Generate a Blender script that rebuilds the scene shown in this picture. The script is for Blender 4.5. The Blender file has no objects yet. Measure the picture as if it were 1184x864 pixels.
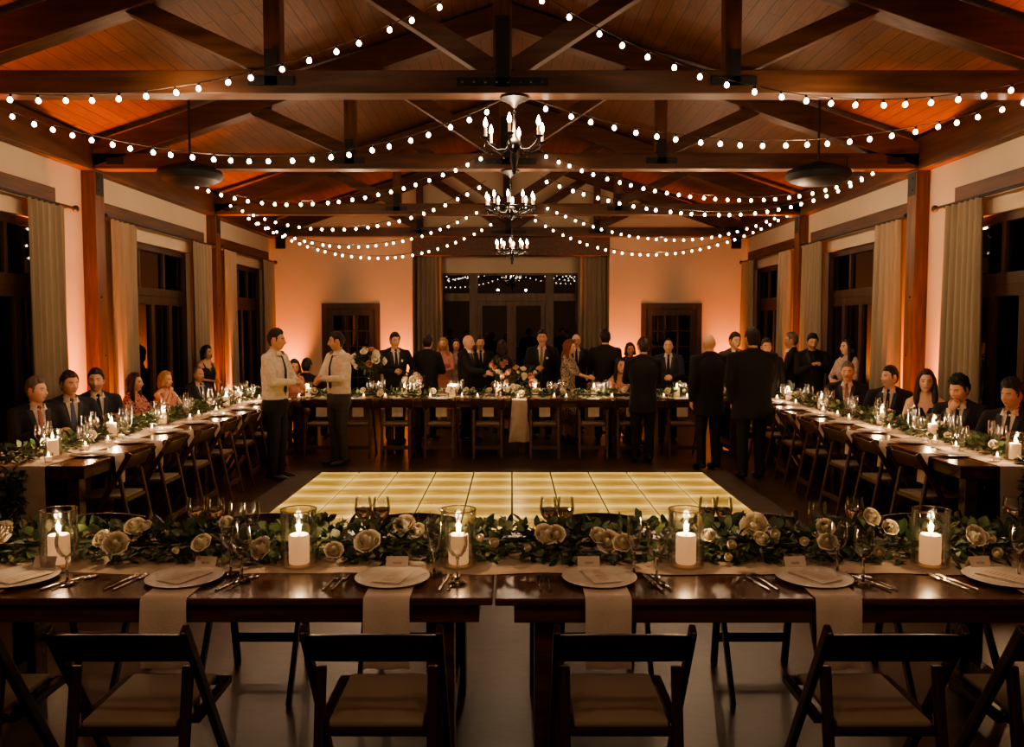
import bpy, bmesh, math, random
from mathutils import Vector, Matrix, Euler
random.seed(7)
PI = math.pi
R = math.radians
sc = bpy.context.scene
col = sc.collection
V = Vector

# ------------------------------------------------------------------ camera model
CAM = V((0, 0, 1.76)); F = 950.0; TH = math.atan(55 / F)
def ray(px, py):
    a = (px - 592) / F; b = (432 - py) / F
    return V((a, math.cos(TH) + b * math.sin(TH), -math.sin(TH) + b * math.cos(TH)))
def at(px, py, Y):
    d = ray(px, py); return CAM + d * (Y / d.y)
def atz(px, py, z):
    d = ray(px, py); return CAM + d * ((z - CAM.z) / d.z)

# ------------------------------------------------------------------ materials
def newmat(name):
    m = bpy.data.materials.new(name); m.use_nodes = True
    nt = m.node_tree; b = nt.nodes['Principled BSDF']; return m, nt, b
def mat(name, c, rough=.5, metal=0, var=.15, scale=6, bump=0, bscale=60, stretch=(1, 1, 1), spec=None, emit=None, estr=0, sss=0, sheen=0):
    m, nt, b = newmat(name); N = nt.nodes; L = nt.links
    tc = N.new('ShaderNodeTexCoord'); mp = N.new('ShaderNodeMapping'); mp.inputs['Scale'].default_value = stretch
    L.new(tc.outputs['Object'], mp.inputs['Vector'])
    no = N.new('ShaderNodeTexNoise'); no.inputs['Scale'].default_value = scale; no.inputs['Detail'].default_value = 5
    L.new(mp.outputs[0], no.inputs['Vector'])
    cr = N.new('ShaderNodeValToRGB')
    cr.color_ramp.elements[0].position = .3; cr.color_ramp.elements[1].position = .7
    cr.color_ramp.elements[0].color = (*[x * (1 - var) for x in c], 1)
    cr.color_ramp.elements[1].color = (*[min(1, x * (1 + var)) for x in c], 1)
    L.new(no.outputs['Fac'], cr.inputs[0]); L.new(cr.outputs[0], b.inputs['Base Color'])
    b.inputs['Roughness'].default_value = rough; b.inputs['Metallic'].default_value = metal
    if spec is not None: b.inputs['Specular IOR Level'].default_value = spec
    if sheen: b.inputs['Sheen Weight'].default_value = sheen
    if sss:
        b.inputs['Subsurface Weight'].default_value = sss; b.inputs['Subsurface Radius'].default_value = (.04, .02, .01)
    if emit:
        b.inputs['Emission Color'].default_value = (*emit, 1); b.inputs['Emission Strength'].default_value = estr
    if bump:
        n2 = N.new('ShaderNodeTexNoise'); n2.inputs['Scale'].default_value = bscale; L.new(mp.outputs[0], n2.inputs['Vector'])
        bp = N.new('ShaderNodeBump'); bp.inputs['Strength'].default_value = bump; bp.inputs['Distance'].default_value = .01
        L.new(n2.outputs['Fac'], bp.inputs['Height']); L.new(bp.outputs[0], b.inputs['Normal'])
    return m
def emis(name, c, s, sample=False):
    m = bpy.data.materials.new(name); m.use_nodes = True; nt = m.node_tree; nt.nodes.clear()
    e = nt.nodes.new('ShaderNodeEmission'); e.inputs[0].default_value = (*c, 1); e.inputs[1].default_value = s
    o = nt.nodes.new('ShaderNodeOutputMaterial'); nt.links.new(e.outputs[0], o.inputs[0])
    if not sample: m.cycles.emission_sampling = 'NONE'
    return m
def thin_glass(name, tint=(1, 1, 1), ior=1.5, rough=.0, extra=0.0):
    m = bpy.data.materials.new(name); m.use_nodes = True; nt = m.node_tree; nt.nodes.clear(); N = nt.nodes; L = nt.links
    tr = N.new('ShaderNodeBsdfTransparent'); tr.inputs[0].default_value = (*tint, 1)
    gl = N.new('ShaderNodeBsdfGlossy'); gl.inputs['Roughness'].default_value = rough
    fr = N.new('ShaderNodeLayerWeight'); fr.inputs['Blend'].default_value = .28
    ma = N.new('ShaderNodeMath'); ma.operation = 'MULTIPLY_ADD'; ma.inputs[1].default_value = ior - 1; ma.inputs[2].default_value = extra; ma.use_clamp = True
    mx = N.new('ShaderNodeMixShader'); o = N.new('ShaderNodeOutputMaterial')
    L.new(fr.outputs['Fresnel'], ma.inputs[0]); L.new(ma.outputs[0], mx.inputs[0])
    L.new(tr.outputs[0], mx.inputs[1]); L.new(gl.outputs[0], mx.inputs[2]); L.new(mx.outputs[0], o.inputs[0])
    return m
def planks(name, c1, c2, roww, length, gap, along='Y', rough=.55, dark=(.01, .005, .003)):
    m, nt, b = newmat(name); N = nt.nodes; L = nt.links
    tc = N.new('ShaderNodeTexCoord'); sx = N.new('ShaderNodeSeparateXYZ'); cb = N.new('ShaderNodeCombineXYZ')
    L.new(tc.outputs['Object'], sx.inputs[0])
    a, c = ('Y', 'X') if along == 'Y' else ('X', 'Y')
    L.new(sx.outputs[a], cb.inputs['X']); L.new(sx.outputs[c], cb.inputs['Y'])
    br = N.new('ShaderNodeTexBrick'); br.inputs['Scale'].default_value = 1; br.inputs['Brick Width'].default_value = length
    br.inputs['Row Height'].default_value = roww; br.inputs['Mortar Size'].default_value = gap
    br.inputs['Color1'].default_value = (*c1, 1); br.inputs['Color2'].default_value = (*c2, 1); br.inputs['Mortar'].default_value = (*dark, 1)
    L.new(cb.outputs[0], br.inputs['Vector'])
    mp = N.new('ShaderNodeMapping'); mp.inputs['Scale'].default_value = (1.2, 22, 1); L.new(cb.outputs[0], mp.inputs['Vector'])
    no = N.new('ShaderNodeTexNoise'); no.inputs['Scale'].default_value = 3; no.inputs['Detail'].default_value = 6; L.new(mp.outputs[0], no.inputs['Vector'])
    mx = N.new('ShaderNodeMixRGB'); mx.blend_type = 'MULTIPLY'; mx.inputs[0].default_value = .75
    cr = N.new('ShaderNodeValToRGB'); cr.color_ramp.elements[0].color = (.45, .42, .4, 1); cr.color_ramp.elements[1].color = (1, 1, 1, 1)
    cr.color_ramp.elements[0].position = .3; cr.color_ramp.elements[1].position = .65
    L.new(no.outputs['Fac'], cr.inputs[0]); L.new(br.outputs['Color'], mx.inputs[1]); L.new(cr.outputs[0], mx.inputs[2])
    L.new(mx.outputs[0], b.inputs['Base Color']); b.inputs['Roughness'].default_value = rough
    return m

M = {}
M['ceiling'] = planks('ceiling_planks', (.115, .044, .017), (.155, .060, .023), .135, 3.2, .005, dark=(.035, .013, .006))
M['floor'] = mat('floor_stained', (.060, .036, .024), .33, var=.45, scale=1.6, bump=.12, bscale=14)
M['plaster'] = mat('plaster_cream', (.62, .50, .37), .9, var=.05, scale=1.2, bump=.1, bscale=30)
M['timber'] = mat('timber_beam', (.095, .037, .015), .5, var=.45, scale=3, stretch=(6, .6, 6))
M['timberx'] = mat('timber_tie', (.090, .036, .015), .5, var=.45, scale=3, stretch=(.6, 6, 6))
M['timberv'] = mat('timber_post', (.125, .048, .019), .5, var=.45, scale=3, stretch=(6, 6, .6))
M['steel'] = mat('black_steel', (.010, .009, .008), .6)
M['frame'] = mat('window_wood', (.060, .030, .015), .5, var=.3, scale=4, stretch=(3, 3, .5))
M['framel'] = mat('window_wood_grey', (.13, .085, .055), .5, var=.3, scale=4, stretch=(3, 3, .5))
M['pane'] = thin_glass('night_window_glass', (.25, .25, .25), 1.5, .0, .10)
M['curtain'] = mat('curtain_linen', (.30, .24, .17), .9, var=.12, scale=3, stretch=(8, 8, .4), bump=.15, bscale=200)
M['iron'] = mat('wrought_iron', (.012, .010, .009), .5)
M['table'] = mat('table_walnut', (.085, .034, .016), .24, var=.5, scale=2.2, stretch=(1, 9, 9), bump=.03)
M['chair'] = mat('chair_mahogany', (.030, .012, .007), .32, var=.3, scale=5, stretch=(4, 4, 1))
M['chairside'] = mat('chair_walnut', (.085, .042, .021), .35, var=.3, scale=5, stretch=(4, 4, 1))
M['pad'] = mat('ivory_vinyl_pad', (.29, .23, .17), .5, var=.08, scale=3)
M['linen'] = mat('white_linen', (.62, .52, .42), .9, var=.06, scale=9, bump=.2, bscale=150)
M['runner'] = mat('cream_runner', (.60, .48, .37), .9, var=.08, scale=9, bump=.2, bscale=150)
M['china'] = mat('white_china', (.74, .67, .59), .22, var=.05, scale=30)
M['paper'] = mat('card_paper', (.66, .56, .46), .8, var=.04, scale=20)
M['ink'] = mat('grey_ink', (.26, .21, .17), .8)
M['silver'] = mat('cutlery_silver', (.75, .68, .60), .16, metal=1, var=.05)
M['glass'] = thin_glass('clear_glass', (.99, .99, .985), 1.6, .09, .05)
M['farglass'] = thin_glass('far_clear_glass', (.985, .98, .97), 1.7, .20, .07)
M['hglass'] = thin_glass('hurricane_glass', (.99, .985, .975), 1.5, .10, .03)
def realglass(name, ior, c=(1, 1, 1)):
    m = bpy.data.materials.new(name); m.use_nodes = True; nt = m.node_tree; nt.nodes.clear()
    g = nt.nodes.new('ShaderNodeBsdfGlass'); g.inputs['IOR'].default_value = ior; g.inputs['Color'].default_value = (*c, 1); g.inputs['Roughness'].default_value = .01
    o = nt.nodes.new('ShaderNodeOutputMaterial'); nt.links.new(g.outputs[0], o.inputs[0]); return m
M['stem'] = realglass('stem_glass', 1.48, (.95, .94, .92))
M['water'] = realglass('water', 1.33)
M['wax'] = mat('ivory_wax_self_glow', (.85, .68, .48), .5, var=.03, sss=.5, emit=(1, .52, .22), estr=.50)  # even emission stands in for flame light glowing through the wax
M['flame'] = emis('flame', (1, .66, .28), 28)
M['bulb'] = emis('bulb_glow', (1, .80, .54), 22)
M['candlebulb'] = emis('candelabra_bulb_glow', (1, .84, .62), 30)
M['wick'] = mat('wick', (.02, .015, .01), .9)
M['cable'] = mat('cable_dark', (.05, .03, .02), .6)
M['leaf1'] = mat('leaf_eucalyptus', (.095, .135, .065), .5, var=.35, scale=15)
M['leaf2'] = mat('leaf_ruscus', (.034, .070, .026), .42, var=.35, scale=15)
M['leaf3'] = mat('leaf_pale', (.20, .21, .10), .55, var=.3, scale=15)
M['stemgreen'] = mat('green_stem', (.03, .05, .02), .6)
M['rose'] = mat('rose_petal_cream', (.95, .87, .70), .6, var=.05, scale=20)
M['pinkrose'] = mat('rose_petal_blush', (.72, .38, .30), .6, var=.12, scale=20)
M['black'] = mat('black_plastic', (.005, .0045, .0045), .75)
M['lens'] = mat('frosted_lens', (.018, .014, .011), .6)
M['fabricskirt'] = M['linen']

# ------------------------------------------------------------------ mesh builder
class MB:
    def __init__(s): s.v = []; s.f = []; s.m = []
    def add(s, vs, fs, m=0):
        o = len(s.v); s.v += [V(v) for v in vs]
        s.f += [tuple(o + i for i in f) for f in fs]; s.m += [m] * len(fs); return s
    def join(s, o, mx=None, m=None):
        k = len(s.v); s.v += [(mx @ v if mx else v.copy()) for v in o.v]
        s.f += [tuple(k + i for i in f) for f in o.f]; s.m += (o.m if m is None else [m] * len(o.f)); return s
    def box(s, c, d, rot=None, m=0):
        c = V(c); x, y, z = [k / 2 for k in d]
        vs = [V((a * x, b * y, e * z)) for a in (-1, 1) for b in (-1, 1) for e in (-1, 1)]
        if rot: vs = [rot @ v for v in vs]
        return s.add([v + c for v in vs], [(0, 1, 3, 2), (4, 6, 7, 5), (0, 4, 5, 1), (2, 3, 7, 6), (0, 2, 6, 4), (1, 5, 7, 3)], m)
    def bb(s, lo, hi, m=0):
        lo = V(lo); hi = V(hi); return s.box((lo + hi) / 2, hi - lo, None, m)
    def beam(s, p0, p1, w, h, side=(1, 0, 0), m=0):     # w along side, h along the third direction
        p0 = V(p0); p1 = V(p1); d = (p1 - p0); L = d.length; d.normalize(); u = V(side); u = (u - d * u.dot(d)).normalized(); n = d.cross(u)
        rot = Matrix((u, d, n)).transposed(); return s.box((p0 + p1) / 2, (w, L, h), rot, m)
    def tube(s, pts, rad, seg=8, cap=True, m=0, sq=1.0, closed=False):
        pts = [V(p) for p in pts]; n = len(pts)
        if not hasattr(rad, '__len__'): rad = [rad] * n
        o = len(s.v); pu = None; vs = []
        for i, p in enumerate(pts):
            d = (pts[min(i + 1, n - 1)] - pts[max(i - 1, 0)]).normalized()
            if pu is None:
                a = V((0, 0, 1)) if abs(d.z) < .9 else V((1, 0, 0)); u = d.cross(a).normalized()
            else:
                u = (pu - d * pu.dot(d)); u = u.normalized() if u.length > 1e-6 else d.orthogonal().normalized()
            pu = u; w = d.cross(u)
            for k in range(seg):
                t = 2 * PI * k / seg; vs.append(p + u * math.cos(t) * rad[i] + w * math.sin(t) * rad[i] * sq)
        fs = []
        for i in range(n - 1):
            for k in range(seg):
                a = i * seg + k; b = i * seg + (k + 1) % seg; fs.append((a, b, b + seg, a + seg))
        if cap: fs.append(tuple(reversed(range(seg)))); fs.append(tuple((n - 1) * seg + k for k in range(seg)))
        return s.add(vs, fs, m)
    def lathe(s, prof, seg=16, c=(0, 0, 0), m=0, mx=None):
        c = V(c); vs = []; fs = []; n = len(prof)
        for r, z in prof:
            for k in range(seg):
                t = 2 * PI * k / seg; p = V((max(r, 1e-5) * math.cos(t), max(r, 1e-5) * math.sin(t), z)); vs.append((mx @ p if mx else p) + c)
        for i in range(n - 1):
            for k in range(seg):
                a = i * seg + k; b = i * seg + (k + 1) % seg; fs.append((a, b, b + seg, a + seg))
        return s.add(vs, fs, m)
    def ell(s, c, r, seg=14, rings=9, mx=None, m=0):
        if not hasattr(r, '__len__'): r = (r, r, r)
        c = V(c); vs = [V((0, 0, -r[2]))]; fs = []
        for i in range(1, rings):
            p = -PI / 2 + PI * i / rings
            for k in range(seg):
                t = 2 * PI * k / seg; vs.append(V((r[0] * math.cos(p) * math.cos(t), r[1] * math.cos(p) * math.sin(t), r[2] * math.sin(p))))
        vs.append(V((0, 0, r[2]))); T = len(vs) - 1
        for k in range(seg):
            fs.append((0, 1 + (k + 1) % seg, 1 + k)); fs.append((T, T - seg + k, T - seg + (k + 1) % seg))
        for i in range(rings - 2):
            for k in range(seg):
                a = 1 + i * seg + k; b = 1 + i * seg + (k + 1) % seg; fs.append((a, b, b + seg, a + seg))
        return s.add([(mx @ v if mx else v) + c for v in vs], fs, m)
    def rings(s, rs, seg=24, m=0):   # rs = (z, hw, hd, yoff): an upright elliptical loft, capped
        vs = []; fs = []; n = len(rs)
        for z, a, b, *y in rs:
            y0 = y[0] if y else 0
            for k in range(seg):
                t = 2 * PI * k / seg; c_, s_ = math.cos(t), math.sin(t); e = .85
                vs.append(V((a * math.copysign(abs(c_) ** e, c_), y0 + b * math.copysign(abs(s_) ** e, s_), z)))
        for i in range(n - 1):
            for k in range(seg):
                p = i * seg + k; q = i * seg + (k + 1) % seg; fs.append((p, q, q + seg, p + seg))
        fs.append(tuple(reversed(range(seg)))); fs.append(tuple((n - 1) * seg + k for k in range(seg)))
        return s.add(vs, fs, m)
    def cap(s, p0, p1, r0, r1, seg=12):
        s.tube([p0, p1], [r0, r1], seg); s.ell(p0, r0, seg, 8); s.ell(p1, r1, seg, 8); return s
    def mesh(s, name, mats, smooth=None, bevel=0, bseg=2):
        me = bpy.data.meshes.new(name); me.from_pydata([tuple(v) for v in s.v], [], s.f)
        if not isinstance(mats, (list, tuple)): mats = [mats]
        for x in mats: me.materials.append(x)
        for p, k in zip(me.polygons, s.m): p.material_index = k
        bm = bmesh.new(); bm.from_mesh(me)
        bmesh.ops.recalc_face_normals(bm, faces=bm.faces)
        if bevel:
            bmesh.ops.bevel(bm, geom=[e for e in bm.edges if len(e.link_faces) == 2 and e.calc_face_angle(0) > .6], offset=bevel, segments=bseg, affect='EDGES', profile=.6, clamp_overlap=True)
        bm.to_mesh(me); bm.free()
        if smooth is not None:
            me.shade_smooth()
            if smooth < 180: me.set_sharp_from_angle(angle=R(smooth))
        return me
    def build(s, name, mats, parent=None, smooth=None, bevel=0, loc=None):
        return link(name, s.mesh(name, mats, smooth, bevel), parent, loc)
KIDS = {}
def link(name, me, parent=None, loc=None):
    o = bpy.data.objects.new(name, me); col.objects.link(o)
    if parent: o.parent = parent; KIDS.setdefault(parent.name, []).append(o)
    if loc is not None: o.location = loc
    return o
def tag(o, label=None, cat=None, group=None, kind=None):
    if label: o['label'] = label
    if cat: o['category'] = cat
    if group: o['group'] = group
    if kind: o['kind'] = kind
    return o
def empty(name, loc=(0, 0, 0), rz=0, label=None, cat=None, group=None):
    o = bpy.data.objects.new(name, None); col.objects.link(o); o.location = loc; o.rotation_euler = (0, 0, rz); o.empty_display_size = .1
    return tag(o, label, cat, group)
def kids(o): return KIDS.get(o.name, [])
def copy_tree(o, parent=None):
    c = o.copy(); col.objects.link(c); c.parent = parent
    if parent: KIDS.setdefault(parent.name, []).append(c)
    for ch in kids(o): copy_tree(ch, c)
    return c
class Proto:
    "first use hands out the original, later uses copies"
    def __init__(s, make): s.make = make; s.o = None
    def __call__(s, loc, rz=0, label=None, cat=None, group=None):
        if s.o is None: s.o = s.make(); o = s.o
        else: o = copy_tree(s.o)
        o.location = loc; o.rotation_euler = (0, 0, rz); return tag(o, label, cat, group)
ORD = ['first', 'second', 'third', 'fourth', 'fifth', 'sixth', 'seventh', 'eighth', 'ninth', 'tenth', 'eleventh', 'twelfth', 'thirteenth', 'fourteenth']
def light(name, kind, loc, energy, color, radius=.03, spot=None, blend=.8, target=None):
    l = bpy.data.lights.new(name, kind); l.energy = energy; l.color = color
    l.shadow_soft_size = radius
    if kind == 'SPOT': l.spot_size = R(spot); l.spot_blend = blend
    o = bpy.data.objects.new(name, l); col.objects.link(o); o.location = loc
    if target is not None: o.rotation_euler = (V(target) - V(loc)).to_track_quat('-Z', 'Y').to_euler()
    return o
# ------------------------------------------------------------------ people
def remesh(mb, vox, it=3):
    me = mb.mesh('tmp', M['black']); o = link('tmp', me)
    r = o.modifiers.new('r', 'REMESH'); r.mode = 'VOXEL'; r.voxel_size = vox
    if it: s_ = o.modifiers.new('s', 'SMOOTH'); s_.iterations = it; s_.factor = .5
    dg = bpy.context.evaluated_depsgraph_get(); ev = o.evaluated_get(dg); em = ev.to_mesh()
    out = MB(); out.v = [v.co.copy() for v in em.vertices]; out.f = [tuple(p.vertices) for p in em.polygons]; out.m = [0] * len(out.f)
    ev.to_mesh_clear(); bpy.data.objects.remove(o); bpy.data.meshes.remove(me); return out

def skin_mat():
    m, nt, b = newmat('skin'); a = nt.nodes.new('ShaderNodeVertexColor'); a.layer_name = 'Col'
    n = nt.nodes.new('ShaderNodeTexNoise'); n.inputs['Scale'].default_value = 40
    mx = nt.nodes.new('ShaderNodeMixRGB'); mx.blend_type = 'OVERLAY'; mx.inputs[0].default_value = .12
    nt.links.new(a.outputs[0], mx.inputs[1]); nt.links.new(n.outputs['Fac'], mx.inputs[2]); nt.links.new(mx.outputs[0], b.inputs['Base Color'])
    b.inputs['Roughness'].default_value = .5; return m
M['skin'] = skin_mat()
def cloth(name, c, pat=None):
    if pat is None: return mat(name, c, .85, var=.15, scale=25, bump=.12, bscale=40)
    m, nt, b = newmat(name); N = nt.nodes; L = nt.links
    tc = N.new('ShaderNodeTexCoord'); vo = N.new('ShaderNodeTexVoronoi'); vo.inputs['Scale'].default_value = 42
    L.new(tc.outputs['Object'], vo.inputs['Vector']); cr = N.new('ShaderNodeValToRGB')
    cr.color_ramp.elements[0].position = .36; cr.color_ramp.elements[1].position = .48
    cr.color_ramp.elements[0].color = (*pat, 1); cr.color_ramp.elements[1].color = (*c, 1)
    L.new(vo.outputs['Distance'], cr.inputs[0]); L.new(cr.outputs[0], b.inputs['Base Color']); b.inputs['Roughness'].default_value = .85
    return m
C = dict(lapel=mat('lapel_satin', (.014, .013, .014), .45), black=cloth('suit_black', (.011, .010, .010)), navy=cloth('suit_navy', (.016, .018, .028)), grey=cloth('suit_grey', (.055, .055, .062)),
         char=cloth('trousers_charcoal', (.055, .048, .042)), white=cloth('shirt_white', (.72, .62, .50)),
         tieb=cloth('tie_blue', (.10, .11, .17)), tiep=cloth('tie_pink', (.40, .16, .14)), tied=cloth('tie_dark', (.02, .02, .025)), tieg=cloth('tie_gold', (.3, .2, .1)),
         vest=cloth('waistcoat_beige', (.50, .42, .32)),
         floral=cloth('dress_floral', (.42, .33, .24), (.06, .03, .02)), pinkfl=cloth('dress_pink_floral', (.55, .24, .18), (.07, .02, .03)),
         pink=cloth('dress_pink', (.55, .24, .19)), dark=cloth('dress_dark', (.018, .012, .014)), lace=cloth('dress_lace', (.05, .035, .045), (.02, .012, .015)),
         pale=cloth('dress_pale', (.45, .36, .30), (.30, .20, .17)), shoe=mat('shoe_leather', (.03, .015, .01), .35), shoeb=mat('shoe_black', (.008, .007, .007), .3))
HAIR = {k: mat('hair_' + k, c, .5, var=.35, scale=12, stretch=(6, 6, 1), bump=.4, bscale=60) for k, c in dict(
    dark=(.014, .008, .006), brown=(.045, .022, .011), blond=(.40, .24, .10), grey=(.16, .12, .09), red=(.20, .065, .025), black=(.007, .006, .006)).items()}

def gs(x, y, cx, cy, sx, sy): return math.exp(-((x - cx) / sx) ** 2 - ((y - cy) / sy) ** 2)
def head_point(az, el, fem):
    # az = 0 looks along -Y (the face)
    d = V((math.sin(az) * math.cos(el), -math.cos(az) * math.cos(el), math.sin(el)))
    x, y, z = d.x * .077, d.y * .098, d.z * .119
    if z < 0:
        t = -z / .119; x *= 1 - .26 * t ** 1.3
        y *= (1 - .10 * t) if y < 0 else (1 - .45 * t)
        if y < 0: y -= .012 * t
    if y < 0:
        k = min(1, max(0, (-y) / .05))
        sx = abs(x)
        dy = .024 * gs(x, z, 0, -.022, .012, .016) + .012 * gs(x, z, 0, .002, .009, .024) + .005 * gs(sx, z, .014, -.03, .008, .009)
        dy += -.011 * gs(sx, z, .032, .010, .017, .012) + .005 * gs(sx, z, .030, .032, .022, .008)
        dy += .005 * gs(sx, z, .045, -.022, .018, .018) + .007 * gs(x, z, 0, -.057, .020, .010) - .004 * gs(x, z, 0, -.0575, .024, .0025)
        dy += .011 * gs(x, z, 0, -.093, .022, .017) - .004 * gs(x, z, 0, -.075, .025, .007) + .003 * gs(sx, z, .032, .008, .010, .006)
        y -= dy * k
    if fem: x *= .94; z *= .97
    return V((x, y, z))
def head_mb(fem, hairc, skin, beard=False):
    mb = MB(); NU, NV = 60, 46; cols = []
    def colr(p):
        c = list(skin); x, z = abs(p.x), p.z
        if p.y < -.03:
            if ((x - .032) / .019) ** 2 + ((z - .030) / .0045) ** 2 < 1: return [k * .5 + h * .5 for k, h in zip(hairc, (.03, .015, .01))]
            if ((x - .032) / .014) ** 2 + ((z - .010) / .0062) ** 2 < 1:
                return [.03, .018, .012] if abs(x - .032) < .0062 else [.42, .36, .31]
            if (x / .025) ** 2 + ((p.z + .057) / .0085) ** 2 < 1: return [skin[0] * .72, skin[1] * (.42 if fem else .55), skin[2] * (.42 if fem else .55)]
            if beard and p.z < -.035: c = [k * .62 for k in c]
            g = gs(x, z, .04, -.02, .02, .02); c = [c[0], c[1] * (1 - .18 * g), c[2] * (1 - .2 * g)]
        return c
    vs = []
    for j in range(NV + 1):
        el = -PI / 2 + PI * j / NV
        for i in range(NU):
            p = head_point(2 * PI * i / NU, el, fem); vs.append(p); cols.append(colr(p))
    fs = [(j * NU + i, j * NU + (i + 1) % NU, (j + 1) * NU + (i + 1) % NU, (j + 1) * NU + i) for j in range(NV) for i in range(NU)]
    mb.add(vs, fs)
    for s in (-1, 1):   # ears
        n = len(mb.v); e = MB(); e.ell((0, 0, 0), (.011, .018, .032), 10, 8); e.ell((s * .004, -.002, .004), (.009, .010, .018), 8, 6)
        mb.join(e, Matrix.Translation((s * (.074 if not fem else .069), .008, -.004)) @ Matrix.Rotation(s * -.35, 4, 'Z'))
        cols += [[skin[0], skin[1] * .85, skin[2] * .8]] * (len(mb.v) - n)
    return mb, cols
def hand_mb(side, curl):
    # along +Y, palm towards -Z, thumb on +X*side
    mb = MB(); s = side
    mb.tube([(0, -.015, 0), (0, .01, 0), (0, .05, 0), (0, .088, 0), (0, .096, 0)], [.024, .029, .040, .041, .03], 12, sq=.42)
    for k, (x, L) in enumerate(((.030, .070), (.010, .080), (-.010, .074), (-.029, .058))):
        p = V((x * s, .088, 0)); a = 0; pts = [p - V((0, .02, 0)), p]; rr = [.0098, .0098]
        for q, fr in enumerate((.45, .32, .25)):
            a += curl * (.75 if q == 0 else 1.0) * (1 + .08 * k)
            p = p + V((x * s * .12 * (q == 0), math.cos(a), -math.sin(a))) * (L * fr); pts.append(p); rr.append(.0092 - .001 * q)
        mb.tube(pts, rr, 8); mb.ell(pts[-1], rr[-1], 8, 6)
    p = V((.026 * s, .025, -.004)); pts = [p, p + V((.026 * s, .022, -.010)), p + V((.034 * s, .050, -.022 - .02 * curl)), p + V((.026 * s, .070, -.030 - .03 * curl))]
    mb.tube(pts, [.013, .0125, .0105, .009], 8); mb.ell(pts[-1], .009, 8, 6)
    return mb
def ik(S, W, a, b, pole):
    d = W - S; L = min(d.length, (a + b) * .995); d.normalize(); W = S + d * L
    k = (a * a - b * b + L * L) / (2 * L); h = math.sqrt(max(0, a * a - k * k)); n = (pole - d * pole.dot(d)).normalized()
    return S + d * k + n * h, W
POSE = dict(down=((.235, -.02, -.02), (.3, .5, 0), .35), hold=((.07, -.27, .23), (.8, .3, -.8), .95), front=((.06, -.29, .20), (.8, .3, -.8), .55),
            high=((.05, -.26, .36), (.7, 0, -1), .8), table=((.135, -.35, .330), (.5, .3, -.9), .45), chin=((.035, -.17, .53), (.6, -.5, -1), .9),
            pocket=((.21, -.06, .04), (.8, .5, 0), .5), reach=((.10, -.40, .22), (.7, .2, -.9), .35), behind=((.12, .15, .08), (.9, .3, 0), .6), lap=((.10, -.30, .08), (.9, .3, 0), .5))
FSK = (.66, .38, .25); 
MRINGS = [(-.22, .190, .140), (-.08, .184, .134), (.08, .168, .122), (.22, .180, .130), (.36, .198, .132), (.45, .190, .112), (.515, .130, .085), (.565, .072, .066)]
WRINGS = [(-.22, .185, .138), (-.08, .182, .136), (.08, .140, .105), (.20, .145, .108), (.33, .165, .132, -.012), (.43, .160, .098), (.50, .110, .075), (.555, .060, .058)]
def interp(rs, z):
    for a, b in zip(rs, rs[1:]):
        if a[0] <= z <= b[0]:
            t = (z - a[0]) / (b[0] - a[0]); return tuple(p + (q - p) * t for p, q in zip(a[:3], b[:3]))
    return rs[-1][:3] if z > rs[-1][0] else rs[0][:3]
def shrink(rs, d): return [(z, a - d, b - d, *y) for z, a, b, *y in rs]
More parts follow.
